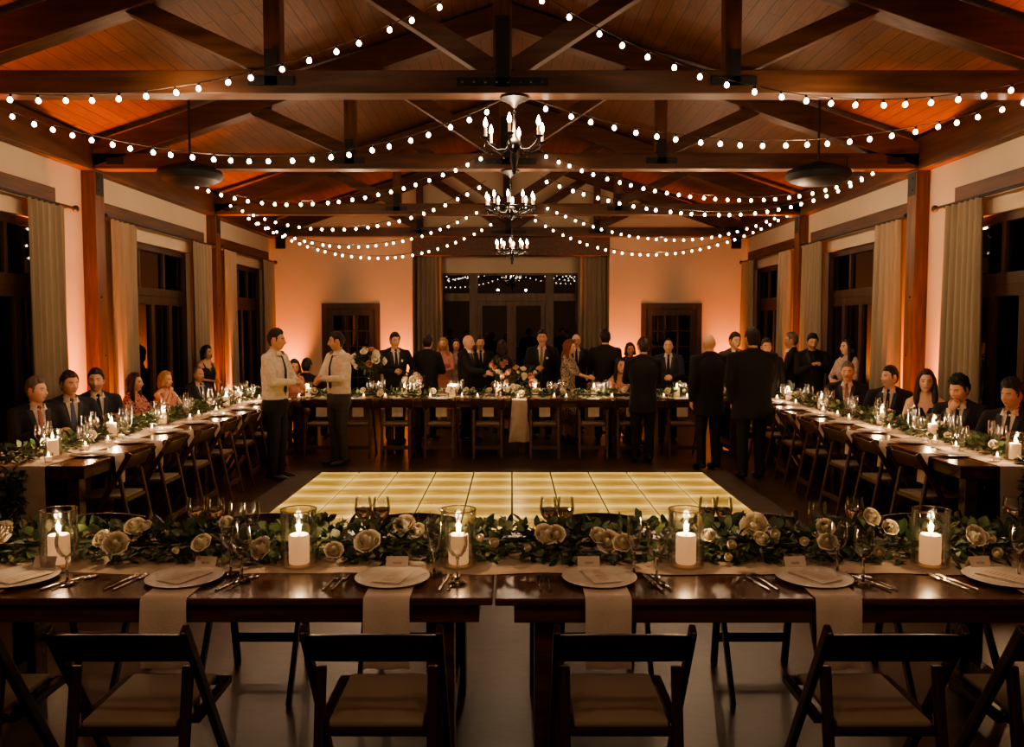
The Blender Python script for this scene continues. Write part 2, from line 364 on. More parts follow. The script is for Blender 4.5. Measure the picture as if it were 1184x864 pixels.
def person(label, px, ptop, Y, yaw, outfit='suit', c='black', c2='white', tie='tied', hair='short', hc='dark', fem=False, sit=False, hd=(0, 0), lean=0,
           arms=('down', 'down'), skin=FSK, wide=1.0, sleeves=True, flower=False, X=None, leg='black', shoe='shoeb', beard=False, ztop=None, stance=.10):
    g = at(px, ptop, Y); zt = g.z if ztop is None else ztop
    x = g.x if X is None else X
    s = zt / 1.75 if not sit else (zt - .47) / .83
    s = max(.88 if not fem else .84, min(1.06, s))
    hip = (.92 * s) if not sit else max(.45, zt - .83 * s)
    if not sit: hip = zt - .83 * s
    yaw = R(yaw); lean = R(lean)
    if not fem: wide *= 1.06
    root = empty('person', (x, Y, 0), yaw, label, 'person')
    T = Matrix.Translation((0, 0, hip)) @ Matrix.Rotation(lean, 4, 'X') @ Matrix.Scale(s, 4)
    RG = [(z, a * wide, b, *y) for z, a, b, *y in (WRINGS if fem else MRINGS)]
    if sit: RG = [r for r in RG if r[0] > -.1]
    sw = (.155 if fem else .188) * wide; sz = .485 if fem else .498
    ua, fa = (.275, .24) if fem else (.295, .255)
    # arms
    A = []
    for sd, po in ((1, arms[0]), (-1, arms[1])):
        w, pole, curl = POSE[po]; S = V((sw * sd, 0, sz)); W = V((w[0] * sd, w[1], w[2]))
        E, W = ik(S, W, ua, fa, V((pole[0] * sd, pole[1], pole[2]))); A.append((sd, S, E, W, curl, po))
    hipj = [V(((.078 if fem else .092) * sd * s, 0, hip - .02 * s)) for sd in (1, -1)]
    if sit:
        kn = [V((.12 * sd * s, -.43 * s, hip + .02)) for sd in (1, -1)]; an = [V((.12 * sd * s, -.40 * s, .09)) for sd in (1, -1)]
    else:
        kn = [V(((stance * .98) * sd * s, -.025, (hip - .02) * .53)) for sd in (1, -1)]; an = [V((stance * sd * s, .01, .085)) for sd in (1, -1)]
    Ti = T.inverted()
    # ---- body: one continuous skin
    b = MB(); b.rings(shrink([r for r in RG if r[0] > -.1], .024))
    b.cap((0, .012, .52), (0, -.008, .655), .056 if not fem else .047, .052 if not fem else .044)
    for sd, S, E, W, cu, po in A:
        b.cap((0, .015, .585), (sd * .11, .008, .518), .040, .034); b.cap((sd * .07, 0, .525), S, .042, .046 if not fem else .038); b.cap(S, E, .046 if not fem else .038, .036 if not fem else .030); b.cap(E, W, .036 if not fem else .030, .024 if not fem else .020)
    for i in (0, 1):
        b.cap(Ti @ hipj[i], Ti @ kn[i], .070 if fem else .082, .052); b.cap(Ti @ kn[i], Ti @ an[i], .055, .034)
    body = remesh(b, .013); body2 = MB().join(body, T); cols = [list(skin)] * len(body2.v)
    HM = T @ Matrix.Translation((0, -.022, .702)) @ Matrix.Rotation(R(hd[0]), 4, 'Z') @ Matrix.Rotation(R(hd[1]), 4, 'X')
    h, hcol = head_mb(fem, HAIRC[hc], skin, beard); body2.join(h, HM); cols += hcol
    hands = []
    for sd, S, E, W, cu, po in A:
        d = (W - E).normalized()
        if po in ('down', 'pocket', 'behind'): n = V((sd, 0, 0))
        elif po in ('table', 'lap'): n = V((0, -.2, 1))
        elif po == 'chin': n = V((0, -1, .1))
        else: n = V((sd * .8, 0, .45))
        n = (n - d * n.dot(d)).normalized(); u = d.cross(n)      # thumb direction
        hs = 1 if po in ('down', 'pocket', 'behind') else sd
        want = V((0, -1, 0)) if po in ('down', 'pocket', 'behind') else (V((-sd, 0, 0)) if po in ('table', 'lap') else V((0, 0, 1)))
        hs = 1 if u.dot(want) > 0 else -1
        mx = T @ Matrix.Translation(W) @ Matrix((u, d, n)).transposed().to_4x4() @ Matrix.Scale(.95 if not fem else .85, 4)
        k = len(body2.v); body2.join(hand_mb(hs, cu), mx); cols += [[skin[0] * .95, skin[1] * .9, skin[2] * .88]] * (len(body2.v) - k)
        hands.append(mx @ V((0, .075, -.03)))
    me = body2.mesh('body', M['skin'], 180)
    ca = me.color_attributes.new('Col', 'FLOAT_COLOR', 'POINT')
    ca.data.foreach_set('color', [q for cc in cols for q in (*cc, 1)])
    link('body', me, root)
    # ---- clothes
    def sleeve(mb, r0, r1, r2, upto=.93):
        for sd, S, E, W, cu, po in A:
            mb.cap((0, .016, .575), (sd * .115, .010, .530), .052 if r0 > .05 else .042, .048 if r0 > .05 else .040); mb.cap((sd * .065, 0, .525), S, r0 * .82, r0); mb.cap(S, E, r0, r1); mb.cap(E, E + (W - E) * upto, r1, r2)
    if outfit == 'suit':
        j = MB().rings(RG); sleeve(j, .062, .053, .042)
        j = remesh(j, .013)
        ins = lambda q, k0=.004, k1=.135, y=-.02: q.y < y and q.z > .13 and abs(q.x) < k0 + k1 * (q.z - .13)
        bm = bmesh.new(); bm.from_mesh(j.mesh('tmp', M['black']))
        for sg in (-1, 1):
            for k0, k1 in ((.004, .135), (.018, .225)):
                bmesh.ops.bisect_plane(bm, geom=bm.verts[:] + bm.edges[:] + bm.faces[:], plane_co=(sg * k0, 0, .13), plane_no=(sg, 0, -k1), dist=1e-5)
        bmesh.ops.delete(bm, geom=[f for f in bm.faces if ins(f.calc_center_median())], context='FACES')
        lap = MB()
        for f in bm.faces:
            q = f.calc_center_median()
            if ins(q, .018, .225, -.03) and q.z < .53 and q.y > -.16: lap.add([v.co + v.normal * .006 for v in f.verts], [tuple(range(len(f.verts)))])
        j2 = MB(); bm.verts.index_update(); j2.v = [v.co.copy() for v in bm.verts]; j2.f = [tuple(v.index for v in f.verts) for f in bm.faces]; j2.m = [0] * len(j2.f); bm.free()
        MB().join(j2, T).build('jacket', C[c], root, 180)
        if lap.f: MB().join(lap, T).build('lapels', C['lapel'], root)
        sh = MB().rings(shrink([r for r in RG if r[0] > -.1], .013)); MB().join(sh, T).build('shirt', C[c2], root, 60)
        for sd, S, E, W, cu, po in A:
            MB().tube([T @ (E + (W - E) * .86), T @ (E + (W - E) * .985)], [.036 * s, .035 * s], 12).build('shirt_cuff', C[c2], root, 60)
    elif outfit == 'shirt':
        j = MB().rings([(z, a * 1.0, b * 1.0) for z, a, b, *_ in RG if z > .0 and z < .56] ); j.rings([(.01, .170 * wide, .126), (.10, .178 * wide, .132)])
        sleeve(j, .064, .056, .038, .97); j = remesh(j, .013); MB().join(j, T).build('shirt', C[c2], root, 180)
        if tie == 'vest': pass
        MB().join(MB().rings([(-.012, .173 * wide, .128), (.022, .173 * wide, .128)]), T).build('belt', C['shoeb'], root, 60)
    if outfit in ('suit', 'shirt'):
        cm = MB()
        pr = [(.078, .535), (.070, .552), (.063, .572), (.059, .586), (.0565, .582), (.058, .56)]
        cm.lathe(pr, 32); cm.f = [f for f in cm.f if not (lambda q: q.y < -.02 and abs(q.x) < .012 + .85 * (q.z - .538))(sum((cm.v[i] for i in f), V()) / len(f))]; cm.m = [0] * len(cm.f); cm.v = [T @ Matrix.Translation((0, .003, 0)) @ Matrix.Rotation(.10, 4, 'X') @ v for v in cm.v]; cm.build('collar', C[c2], root, 60)
        if tie:
            t = MB(); n = 9; L_ = []
            for q in range(n):
                z = .545 - (.545 - .06) * q / (n - 1); _, _, hdp = interp(RG, z); y = -(hdp - .013) - (.007 if outfit == 'suit' else .017); w = .014 + .024 * min(1, q / 6) if q < n - 1 else .004
                L_.append((V((-w, y, z)), V((0, y - .005, z)), V((w, y, z))))
            vs = [T @ p for r_ in L_ for p in r_]; t.add(vs, [(a * 3 + b_, a * 3 + b_ + 1, a * 3 + b_ + 4, a * 3 + b_ + 3) for a in range(n - 1) for b_ in (0, 1)])
            _, _, hdp = interp(RG, .54); t.ell(T @ V((0, -hdp - .006, .549)), (.019, .013, .021), 10, 6); t.build('necktie', C[tie], root, 60)
        if flower:
            f = MB()
            for q in range(5):
                f.ell(T @ V((.09 + .012 * math.cos(q * 1.26), -.118, .385 + .012 * math.sin(q * 1.26))), (.011, .007, .011), 8, 5)
            f.build('boutonniere', M['rose'], root, 180)
        tr = MB(); tr.rings([(-.18, .150 * wide, .110), (-.10, .180 * wide, .134), (.0, .176 * wide, .130), (.035, .172 * wide, .127)] if not sit else [(-.10, .17 * wide, .13), (.035, .172 * wide, .127)])
        for i in (0, 1):
            tr.cap(Ti @ hipj[i], Ti @ kn[i], .100, .072); tr.cap(Ti @ kn[i], Ti @ (an[i] + V((0, 0, -.01))), .068, .058)
        tr = remesh(tr, .014); MB().join(tr, T).build('trousers', C[leg], root, 180)
    else:   # dress
        j = MB().rings([r for r in RG if r[0] < (.47 if not sleeves else .56)])
        if sleeves: sleeve(j, .047, .040, .034, .35 if sleeves == 'short' else .8)
        else:
            for sd in (1, -1): j.tube([(sd * .085, -.09, .44), (sd * .095, -.03, .52), (sd * .09, .06, .46)], .014, 8)
        if not sit: j.rings([(-.56, .235, .20), (-.40, .215, .18), (-.2, .195, .15), (.0, .165, .125)])
        else:
            for i in (0, 1): j.cap(Ti @ hipj[i], Ti @ kn[i], .10, .085)
        j = remesh(j, .013)
        if not sleeves:
            bm = bmesh.new(); bm.from_mesh(j.mesh('tmp', M['black']))
            for sg in (-1, 1): bmesh.ops.bisect_plane(bm, geom=bm.verts[:] + bm.edges[:] + bm.faces[:], plane_co=(0, 0, .36), plane_no=(sg, 0, -.45), dist=1e-5)
            bmesh.ops.delete(bm, geom=[f for f in bm.faces if (lambda q: q.y < -.02 and q.z > .36 and abs(q.x) < .45 * (q.z - .36))(f.calc_center_median())], context='FACES')
            bm.verts.index_update(); j = MB(); j.v = [v.co.copy() for v in bm.verts]; j.f = [tuple(v.index for v in f.verts) for f in bm.faces]; j.m = [0] * len(j.f); bm.free()
        MB().join(j, T).build('dress', C[c], root, 180)
    for i in (0, 1):
        sm = MB(); a = an[i]
        sm.tube([a + V((0, .075, -.03)), a + V((0, .05, -.03)), a + V((0, -.04, -.042)), a + V((0, -.13, -.055)), a + V((0, -.185, -.062)), a + V((0, -.205, -.066))], [.020, .040, .043, .045, .034, .012], 14, sq=.75)
        sm.tube([a + V((0, .02, -.03)), a + V((0, .02, .03))], [.042, .040], 12)
        for v in sm.v: v.z = max(.002, v.z)
        sm.build('shoe', C[shoe], root, 70)
    # ---- hair
    if hair != 'bald':
        hm = MB(); NU, NV = 56, 40
        def hl(az):
            a = abs((az + PI) % (2 * PI) - PI)         # 0 front .. pi back
            if hair == 'thin': return R(62) if a < 1.0 else R(62 - 70 * min(1, (a - 1.0) / .5)) if a < 1.7 else R(-8 - 30 * min(1, (a - 1.7) / .6))
            f = R(40 if not fem else 46)
            return f if a < .75 else f + (R(24) - f) * (a - .75) / .4 if a < 1.15 else R(24) + (R(-6) - R(24)) * min(1, (a - 1.15) / .1) if a < 1.36 else R(18) if a < 1.8 else R(18) + R(-55) * min(1, (a - 1.8) / .35)
        th = dict(short=.012, thin=.008, long=.020, bob=.022, wavy=.024, thick=.022).get(hair, .014)
        idx = {}; vs = []; fs = []
        for jv in range(NV + 1):
            el = -PI / 2 + PI * jv / NV
            for iu in range(NU):
                az = 2 * PI * iu / NU; p = head_point(az, el, fem)
                k = (el - hl(az)) / .12
                off = th * max(-.6, min(1, k)) * (1 if fem else .55 + 1.1 * max(0, math.sin(el))); off *= 1 + .28 * math.sin(az * 9 + el * 7) * math.cos(el)
                off *= 1 + .22 * random.uniform(-1, 1); d = p.normalized(); idx[jv, iu] = len(vs); vs.append(p + d * off + V((0, 0, .35 * max(0, off) * max(0, d.z))))
        for jv in range(NV):
            for iu in range(NU):
                q = (idx[jv, iu], idx[jv, (iu + 1) % NU], idx[jv + 1, (iu + 1) % NU], idx[jv + 1, iu])
                el = -PI / 2 + PI * (jv + .5) / NV; az = 2 * PI * (iu + .5) / NU
                if el > hl(az) - .10: fs.append(q)
        hm.add(vs, fs)
        if hair in ('long', 'wavy', 'bob'):
            k = MB(); low = -.05 if hair == 'bob' else -.16
            k.ell((0, .030, .0), (.088, .085, .115), 16, 12); k.ell((0, .060, low), (.092, .052, .13), 16, 12)
            for sd in (1, -1):
                k.tube([(sd * .045, -.045, .095), (sd * .078, -.030, .04), (sd * .086, -.012, -.05), (sd * .090, -.010, low - .03), (sd * .075, -.02, low - (.04 if hair == 'bob' else .13))], [.014, .022, .028, .036, .014], 10)
            if hair == 'wavy':
                for q in range(14): k.ell((random.uniform(-.10, .10), random.uniform(.02, .09), random.uniform(-.30, .02)), random.uniform(.025, .045), 8, 6)
            kk = remesh(k, .011, 2)
            # leave the face clear
            kk.f = [f for f in kk.f if not (lambda q: q.y < -.052 and q.z < .075)(sum((kk.v[i] for i in f), V()) / len(f))]; kk.m = [0] * len(kk.f)
            hm.join(kk)
        MB().join(hm, HM).build('hair', HAIR[hc], root, 180)
    W_ = Matrix.Translation((x, Y, 0)) @ Matrix.Rotation(yaw, 4, 'Z')
    return root, [W_ @ q for q in hands], W_ @ HM
HAIRC = dict(dark=(.02, .012, .01), brown=(.05, .025, .015), blond=(.25, .15, .07), grey=(.14, .10, .08), red=(.16, .06, .03), black=(.01, .008, .008))
PEOPLE = {}
def seat_chair_later(): pass
SEATS = []   # chairs under the seated guests: x, y, yaw, label
def P(key, label, *a, **k):
    PEOPLE[key] = person(label, *a, **k)
    if k.get('sit'): SEATS.append((PEOPLE[key][0], label))
SK2 = (.74, .45, .31); SK3 = (.54, .30, .19)
# seated along the left wall, nearest first
P('L1', 'man in dark suit with pink tie seated nearest at the left table, face in profile', 40, 437, 7.66, 52, hc='grey', tie='tiep', sit=True, hd=(32, 0), arms=('table', 'table'), skin=SK2)
P('L2', 'man in navy suit with blue tie, second along the left wall', 79, 430, 8.26, 45, c='navy', hc='brown', tie='tieb', sit=True, hd=(12, 3), arms=('table', 'lap'))
P('L3', 'dark haired man in navy suit looking at the camera, third along the left wall', 110, 427, 8.80, 42, c='navy', hc='black', tie='tied', sit=True, hd=(-22, 0), arms=('lap', 'table'), beard=True)
P('L4', 'woman with long dark hair in patterned pink dress seated beside the lit left column', 154, 432, 9.67, 78, 'dress', 'pinkfl', hair='long', hc='dark', fem=True, sit=True, hd=(8, 0), arms=('table', 'table'), sleeves='short')
P('L5', 'blonde woman resting her cheek on her hand at the left table', 190, 430, 10.55, 62, 'dress', 'pink', hair='bob', hc='blond', fem=True, sit=True, hd=(16, 5), arms=('table', 'chin'), sleeves=False)
P('L6', 'grey haired man in dark suit seated farthest along the left wall', 231, 425, 11.6, 55, hc='grey', hair='thin', sit=True, hd=(10, 4), tie='tied', arms=('table', 'table'), skin=SK3, X=-4.45)
P('L7', 'woman in dark dress standing against the left wall behind the seated guests', 238, 400, 12.5, 60, 'dress', 'dark', hair='bob', hc='black', fem=True, hd=(15, 0), arms=('down', 'front'), sleeves=False, skin=SK3)
P('W1', 'man in white shirt and black trousers standing left of the dance floor facing right', 317, 381, 9.39, 80, 'shirt', hc='dark', tie='tied', hd=(8, 4), arms=('front', 'hold'), leg='black', shoe='shoe', wide=1.05)
P('W2', 'man in white shirt, dark tie and grey trousers holding a cup behind the dance floor', 391, 384, 10.4, -48, 'shirt', hc='dark', tie='tied', hd=(-28, 6), arms=('hold', 'front'), leg='char', shoe='shoe', wide=1.05)
P('K1', 'small woman in pink seated behind the back table beside the man in white shirt', 340, 416, 12.45, 20, 'dress', 'pink', hair='bob', hc='brown', fem=True, sit=True, hd=(0, 5), arms=('table', 'chin'), sleeves='short')
P('K2', 'guest in black seated behind the left end of the back table', 354, 415, 12.55, 170, c='black', hc='dark', sit=True, hd=(0, 0), arms=('lap', 'lap'), skin=SK3)
# standing behind the back table, left to right
P('S1', 'man in black suit with boutonniere holding a drink, left behind the back table', 456, 385, 12.5, 22, hc='dark', tie='tied', hd=(8, 8), arms=('pocket', 'hold'), flower=True)
P('S2', 'man in black suit with his back turned behind the back table by the curtain', 494, 388, 12.75, 158, hc='dark', hd=(12, 0), arms=('down', 'front'))
P('S3', 'blonde woman standing behind the men in front of the back door', 513, 391, 14.2, -10, 'dress', 'pink', hair='long', hc='blond', fem=True, arms=('front', 'front'))
P('S3b', 'dark haired woman in pale dress in the crowd left of the bald man', 527, 392, 14.3, 10, 'dress', 'pale', hair='long', hc='dark', fem=True, arms=('front', 'down'))
P('S4', 'bald man in black suit gesturing with both hands behind the back table', 540, 387, 12.6, 62, hair='bald', hc='grey', hd=(8, 6), arms=('front', 'reach'), tie='tied', skin=SK2)
P('S5', 'man in dark suit half hidden behind the bald man', 555, 389, 14.0, 10, hc='brown', arms=('down', 'down'))
P('S6', 'woman in dark lace dress with brown hair standing left of the flower centrepiece', 580, 394, 13.2, 150, 'dress', 'lace', hair='bob', hc='brown', fem=True, hd=(20, 0), arms=('front', 'front'))
P('S7', 'man in black suit with gold tie and boutonniere facing the camera by the back door', 627, 382, 12.9, -8, hc='dark', tie='tieg', hd=(5, 2), arms=('down', 'hold'), flower=True)
P('S8', 'red haired woman in floral dress looking at her hands behind the back table', 657, 393, 12.4, 62, 'dress', 'floral', hair='long', hc='red', fem=True, hd=(8, 10), arms=('front', 'reach'), sleeves='short', skin=SK2)
P('S8b', 'bald older guest standing behind the red haired woman', 666, 386, 13.5, 0, c='black', hair='bald', hc='grey', arms=('down', 'down'), skin=SK2)
P('S9', 'man in black suit seen from behind in front of the right curtain', 700, 382, 12.6, 176, hc='dark', arms=('front', 'front'))
P('S10', 'woman with brown fringe in black dress right of the curtain', 728, 397, 13.2, 8, 'dress', 'dark', hair='bob', hc='brown', fem=True, arms=('hold', 'down'), sleeves='short')
P('S11', 'black haired woman in pink dress seated behind the back table', 716, 414, 12.4, 25, 'dress', 'pink', hair='long', hc='black', fem=True, sit=True, arms=('chin', 'table'), sleeves=False)
P('S12', 'man in black suit standing with his back to the camera before the back table', 744, 391, 10.55, 176, hc='brown', hd=(14, 0), arms=('front', 'front'), skin=SK2)
P('S13', 'man in suit and dark tie with hands clasped behind the back table right', 773, 392, 12.5, -10, c='navy', hc='dark', hair='thin', hd=(-6, 0), arms=('front', 'front'), tie='tied', skin=SK2)
P('S14', 'bald man in black suit seen from behind right of the dance floor', 821, 386, 10.0, 192, hair='bald', hc='grey', hd=(0, 0), arms=('down', 'front'), skin=SK2, wide=1.04)
P('S15', 'man in grey suit facing the camera between two men in black', 849, 385, 11.7, 14, c='grey', hc='brown', hd=(4, 3), arms=('down', 'down'), tie='tied')
P('S16', 'tall man in black suit standing nearest right of the dance floor, back turned', 871, 380, 9.4, 182, hc='dark', arms=('down', 'front'), wide=1.22)
P('S17', 'guest peering past the tall man in black', 886, 392, 11.4, -5, c='black', hc='brown', hair='short', arms=('down', 'down'))
P('S18', 'man in black suit turned left behind the right table', 917, 385, 12.3, -112, hc='grey', hair='short', arms=('front', 'down'), skin=SK3)
P('S19', 'man in black jacket looking down at a phone in both hands', 939, 386, 11.9, -6, c='black', c2='black', hc='black', hd=(0, 16), arms=('high', 'high'), tie='tied', beard=True)
P('S20', 'dark haired woman in pale lace dress standing by the right curtain', 984, 392, 11.2, -58, 'dress', 'pale', hair='wavy', hc='black', fem=True, hd=(-20, 0), arms=('front', 'front'), sleeves='short', skin=SK2, X=4.58)
# seated along the right wall, farthest first
P('R1', 'grey haired man in black suit seated farthest along the right wall', 982, 419, 10.6, -28, hc='grey', tie='tiep', sit=True, hd=(2, 3), arms=('table', 'table'), X=4.34)
P('R2', 'dark haired man in black suit in profile, second from far end at right table', 1030, 424, 9.5, -38, hc='black', tie='tied', sit=True, hd=(-38, 0), arms=('table', 'table'), skin=SK2)
P('R3', 'woman with long brown hair in black strap dress at the right table', 1071, 428, 8.72, -24, 'dress', 'dark', hair='long', hc='brown', fem=True, sit=True, hd=(0, 2), arms=('table', 'table'), sleeves=False, skin=SK2)
P('R4', 'young man in black suit leaning forward with hand at chin at the right table', 1115, 434, 7.95, -48, hc='black', hair='thick', tie='tied', sit=True, hd=(-14, 10), lean=8, arms=('table', 'chin'))
P('R5', 'young man in black suit at the right edge of the photo, nearest seated guest', 1172, 441, 7.17, -52, hc='black', hair='thick', tie='tied', sit=True, hd=(-16, 6), arms=('table', 'table'), skin=SK3)
# ------------------------------------------------------------------ room shell
XL, XR, YB, YF = -5.05, 4.90, 17.3, -3.0
ZE = 3.95; SL = .32; CX = (XL + XR) / 2; ZR = ZE + SL * (XR - XL) / 2
def roofz(x): return ZR - SL * abs(x - CX)
def struct(o, label=None): o['kind'] = 'structure'; return tag(o, label)
struct(MB().bb((XL - .3, YF - .3, -.15), (XR + .3, 18.4, 0)).build('floor', M['floor']), 'dark glossy stained concrete floor')
cm = MB()
for a, b in ((XL - .3, CX), (CX, XR + .3)):
    za, zb = roofz(a), roofz(b)
    cm.add([(a, YF - .3, za), (b, YF - .3, zb), (b, 18.4, zb), (a, 18.4, za), (a, YF - .3, za + .12), (b, YF - .3, zb + .12), (b, 18.4, zb + .12), (a, 18.4, za + .12)],
           [(0, 1, 2, 3), (7, 6, 5, 4), (0, 4, 5, 1), (2, 6, 7, 3), (0, 3, 7, 4), (1, 5, 6, 2)])
struct(cm.build('ceiling', M['ceiling']), 'pitched ceiling of warm brown tongue and groove planks')
BAYS = [(-2.4, -.3), (.5, 2.6), (3.9, 6.1), (7.0, 9.05), (10.55, 12.95), (14.55, 16.7)]
WT = 2.90
def side_wall(name, x0, x1):
    m = MB(); ys = [YF] + [q for b in BAYS for q in b] + [YB + .9]
    for i in range(0, len(ys), 2): m.bb((x0, ys[i], 0), (x1, ys[i + 1], 4.1))
    for a, b in BAYS: m.bb((x0, a, WT), (x1, b, 4.1))
    return struct(m.build(name, M['plaster']), 'cream plaster wall washed with orange uplighting')
side_wall('wall_left', XL - .25, XL); side_wall('wall_right', XR, XR + .25)
struct(MB().bb((XL - .25, YF - .25, 0), (XR + .25, YF, 5.8)).build('wall_front', M['plaster']), 'cream wall behind the camera')
# back wall: two flanks with a small french door each, gable above, alcove in the middle
A0, A1 = -2.09, 2.04; HZ0, HZ1 = 3.23, 3.62
D_ = [(-4.0, -2.77), (2.71, 3.99)]; DT = 2.24
m = MB()
for (a, b), (d0, d1) in zip(((XL, A0), (A1, XR)), D_):
    m.bb((a, YB, 0), (d0, YB + .25, HZ1)); m.bb((d1, YB, 0), (b, YB + .25, HZ1)); m.bb((d0, YB, DT), (d1, YB + .25, HZ1))
m.add([(XL, YB, HZ1), (XR, YB, HZ1), (XR, YB, ZE), (CX, YB, ZR), (XL, YB, ZE), (XL, YB + .25, HZ1), (XR, YB + .25, HZ1), (XR, YB + .25, ZE), (CX, YB + .25, ZR), (XL, YB + .25, ZE)],
      [(0, 1, 2, 3, 4), (9, 8, 7, 6, 5), (0, 5, 6, 1), (1, 6, 7, 2), (2, 7, 8, 3), (3, 8, 9, 4), (4, 9, 5, 0)])
struct(m.build('wall_back', M['plaster']), 'cream back wall with gable, glowing orange beside the doors')
YA = 18.0; W0, W1, WZ = -1.52, 1.43, 2.91
m = MB()
m.bb((A0 - .2, YA, 0), (W0, YA + .2, 3.9)); m.bb((W1, YA, 0), (A1 + .2, YA + .2, 3.9)); m.bb((W0, YA, WZ), (W1, YA + .2, 3.9))
m.bb((A0 - .2, YB + .25, 0), (A0, YA, 3.9)); m.bb((A1, YB + .25, 0), (A1 + .2, YA, 3.9))
struct(m.build('wall_alcove', M['plaster']), 'cream wall around the large back window')
tag(MB().bb((A0, YB - .06, HZ0), (A1, YB + .24, HZ1)).build('header_beam', M['timber'], bevel=.008), 'wide brown timber header over the curtained back opening', 'beam')
# windows of french doors and transoms
def window(name, wall_x, y0, y1, zt, sgn, label):
    "opening in a side wall, sgn = +1 when the room lies towards +x"
    f = MB(); x0, x1 = wall_x - sgn * .16, wall_x - sgn * .06
    lo, hi = min(x0, x1), max(x0, x1); w = .09
    f.bb((lo, y0, 0), (hi, y0 + w, zt)); f.bb((lo, y1 - w, 0), (hi, y1, zt)); f.bb((lo + .003, y0 + w, zt - w), (hi - .003, y1 - w, zt)); f.bb((lo + .003, y0 + w, 2.18), (hi - .003, y1 - w, 2.30))
    n = 3; 
    for k in range(1, n): 
        y = y0 + (y1 - y0) * k / n; f.bb((lo + .006, y - .03, 2.30), (hi - .006, y + .03, zt - w))
    for k in range(1, 4):
        y = y0 + (y1 - y0) * k / 4; f.bb((lo + .006, y - .055, 0), (hi - .006, y + .055, 2.18))
    f.bb((lo + .009, y0 + w, 0), (hi - .009, y1 - w, .25)); f.bb((lo + .009, y0 + w, 2.06), (hi - .009, y1 - w, 2.18))
    o = struct(f.build(name, M['frame'], bevel=.006), label)
    g = MB(); xm = (lo + hi) / 2; g.bb((xm - .004, y0 + .02, .1), (xm + .004, y1 - .02, zt - .02)); g.build('window_pane', M['pane'], o)
k = 0
for sd, wx, nm in ((1, XL, 'left'), (-1, XR, 'right')):
    for i, (a, b) in enumerate(BAYS):
        k += 1; window('window_%d' % k, wx, a, b, WT, sd, 'dark timber french doors with transom panes in the %s wall' % nm)
# small back doors
for i, (a, b) in enumerate(D_):
    f = MB(); y0, y1 = YB - .008, YB + .10
    f.bb((a, y0, 0), (a + .11, y1, DT)); f.bb((b - .11, y0, 0), (b, y1, DT)); f.bb((a + .11, y0 + .002, DT - .12), (b - .11, y1 - .002, DT))
    f.bb((a + .11, y0 + .03, 0), (a + .24, y1 - .004, DT - .12)); f.bb((b - .24, y0 + .03, 0), (b - .11, y1 - .004, DT - .12)); f.bb((a + .24, y0 + .033, DT - .26), (b - .24, y1 - .006, DT - .12)); f.bb((a + .24, y0 + .033, 0), (b - .24, y1 - .006, .35))
    for q in (1, 2): x = a + .24 + (b - a - .48) * q / 3; f.bb((x - .014, y0 + .05, .35), (x + .014, y1, DT - .26))
    for q in range(1, 5): z = .35 + (DT - .61) * q / 5; f.bb((a + .24, y0 + .055, z - .014), (b - .24, y1, z + .014))
    o = struct(f.build('door_%d' % (i + 1), M['frame'], bevel=.005), 'dark wooden glazed door %s of the back opening' % ('left', 'right')[i])
    MB().bb((a + .2, YB + .05, .3), (b - .2, YB + .058, DT - .2)).build('door_pane', M['pane'], o)
    h_ = MB(); h_.tube([(b - .18, YB - .0, 1.02), (b - .18, YB - .05, 1.02), (b - .28, YB - .05, 1.02)], .012, 8); h_.build('door_handle', M['steel'], o, 40)
# big back window
f = MB(); y0, y1 = YA - .02, YA + .12; P1, P2 = -.84, .82; TZ0, TZ1 = 2.30, 2.47
for x0, x1 in ((W0, W0 + .04), (W1 - .04, W1), (P1 - .09, P1 + .09), (P2 - .09, P2 + .09)): f.bb((x0, y0, 0), (x1, y1, WZ))
f.bb((W0, y0 + .004, WZ - .05), (W1, y1 - .004, WZ)); f.bb((W0, y0 + .004, TZ0), (W1, y1 - .004, TZ1))
for a, b in ((P1 + .09, -.01), (-.01, P2 - .09)):
    f.bb((a, y0 + .03, 0), (a + .10, y1, TZ0)); f.bb((b - .10, y0 + .03, 0), (b, y1, TZ0)); f.bb((a + .1, y0 + .034, TZ0 - .10), (b - .1, y1 - .004, TZ0)); f.bb((a + .1, y0 + .034, 0), (b - .1, y1 - .004, .3))
o = struct(f.build('door_3', M['framel'], bevel=.006), 'pair of glazed back doors with sidelights and transom')
MB().bb((W0, YA + .05, .05), (W1, YA + .058, WZ - .02)).build('door_pane', M['pane'], o)
h_ = MB()
for sx in (-1, 1): h_.tube([(sx * .06 - .01, YA - .02, 1.02), (sx * .06 - .01, YA - .06, 1.02), (sx * .16 - .01, YA - .06, 1.02)], .012, 8)
h_.build('door_handle', M['steel'], o, 40)
# eave plates, columns, trusses
for nm, a, b in (('left', XL, XL + .14), ('right', XR - .14, XR)):
    tag(MB().bb((a, YF, 3.58), (b, YB, 3.96)).build('eave_beam', M['timber'], bevel=.008), 'long brown timber eave beam above the %s wall' % nm, 'beam')
TY = [3.0, 6.72, 9.85, 13.8, 17.12]
def column(x0, x1, y, label):
    o = empty('timber_column', ((x0 + x1) / 2, y, 0), 0, label, 'column'); w = x1 - x0
    MB().bb((-w / 2, -.11, 0), (w / 2, .11, 3.58)).build('post', M['timberv'], o, bevel=.008)
    p = MB(); s_ = -1 if x0 > 0 else 1; xf = s_ * (w / 2 + .004)
    p.bb((min(xf, xf - s_ * .008), -.085, 3.30), (max(xf, xf - s_ * .008), .085, 3.57)); p.build('steel_plate', M['steel'], o)
    b = MB()
    for z in (3.36, 3.5, .7, 1.4, 2.1): b.ell((xf, .03 * (-1) ** int(z * 10), z), .014, 8, 5)
    b.build('bolt', M['steel'], o, 180)
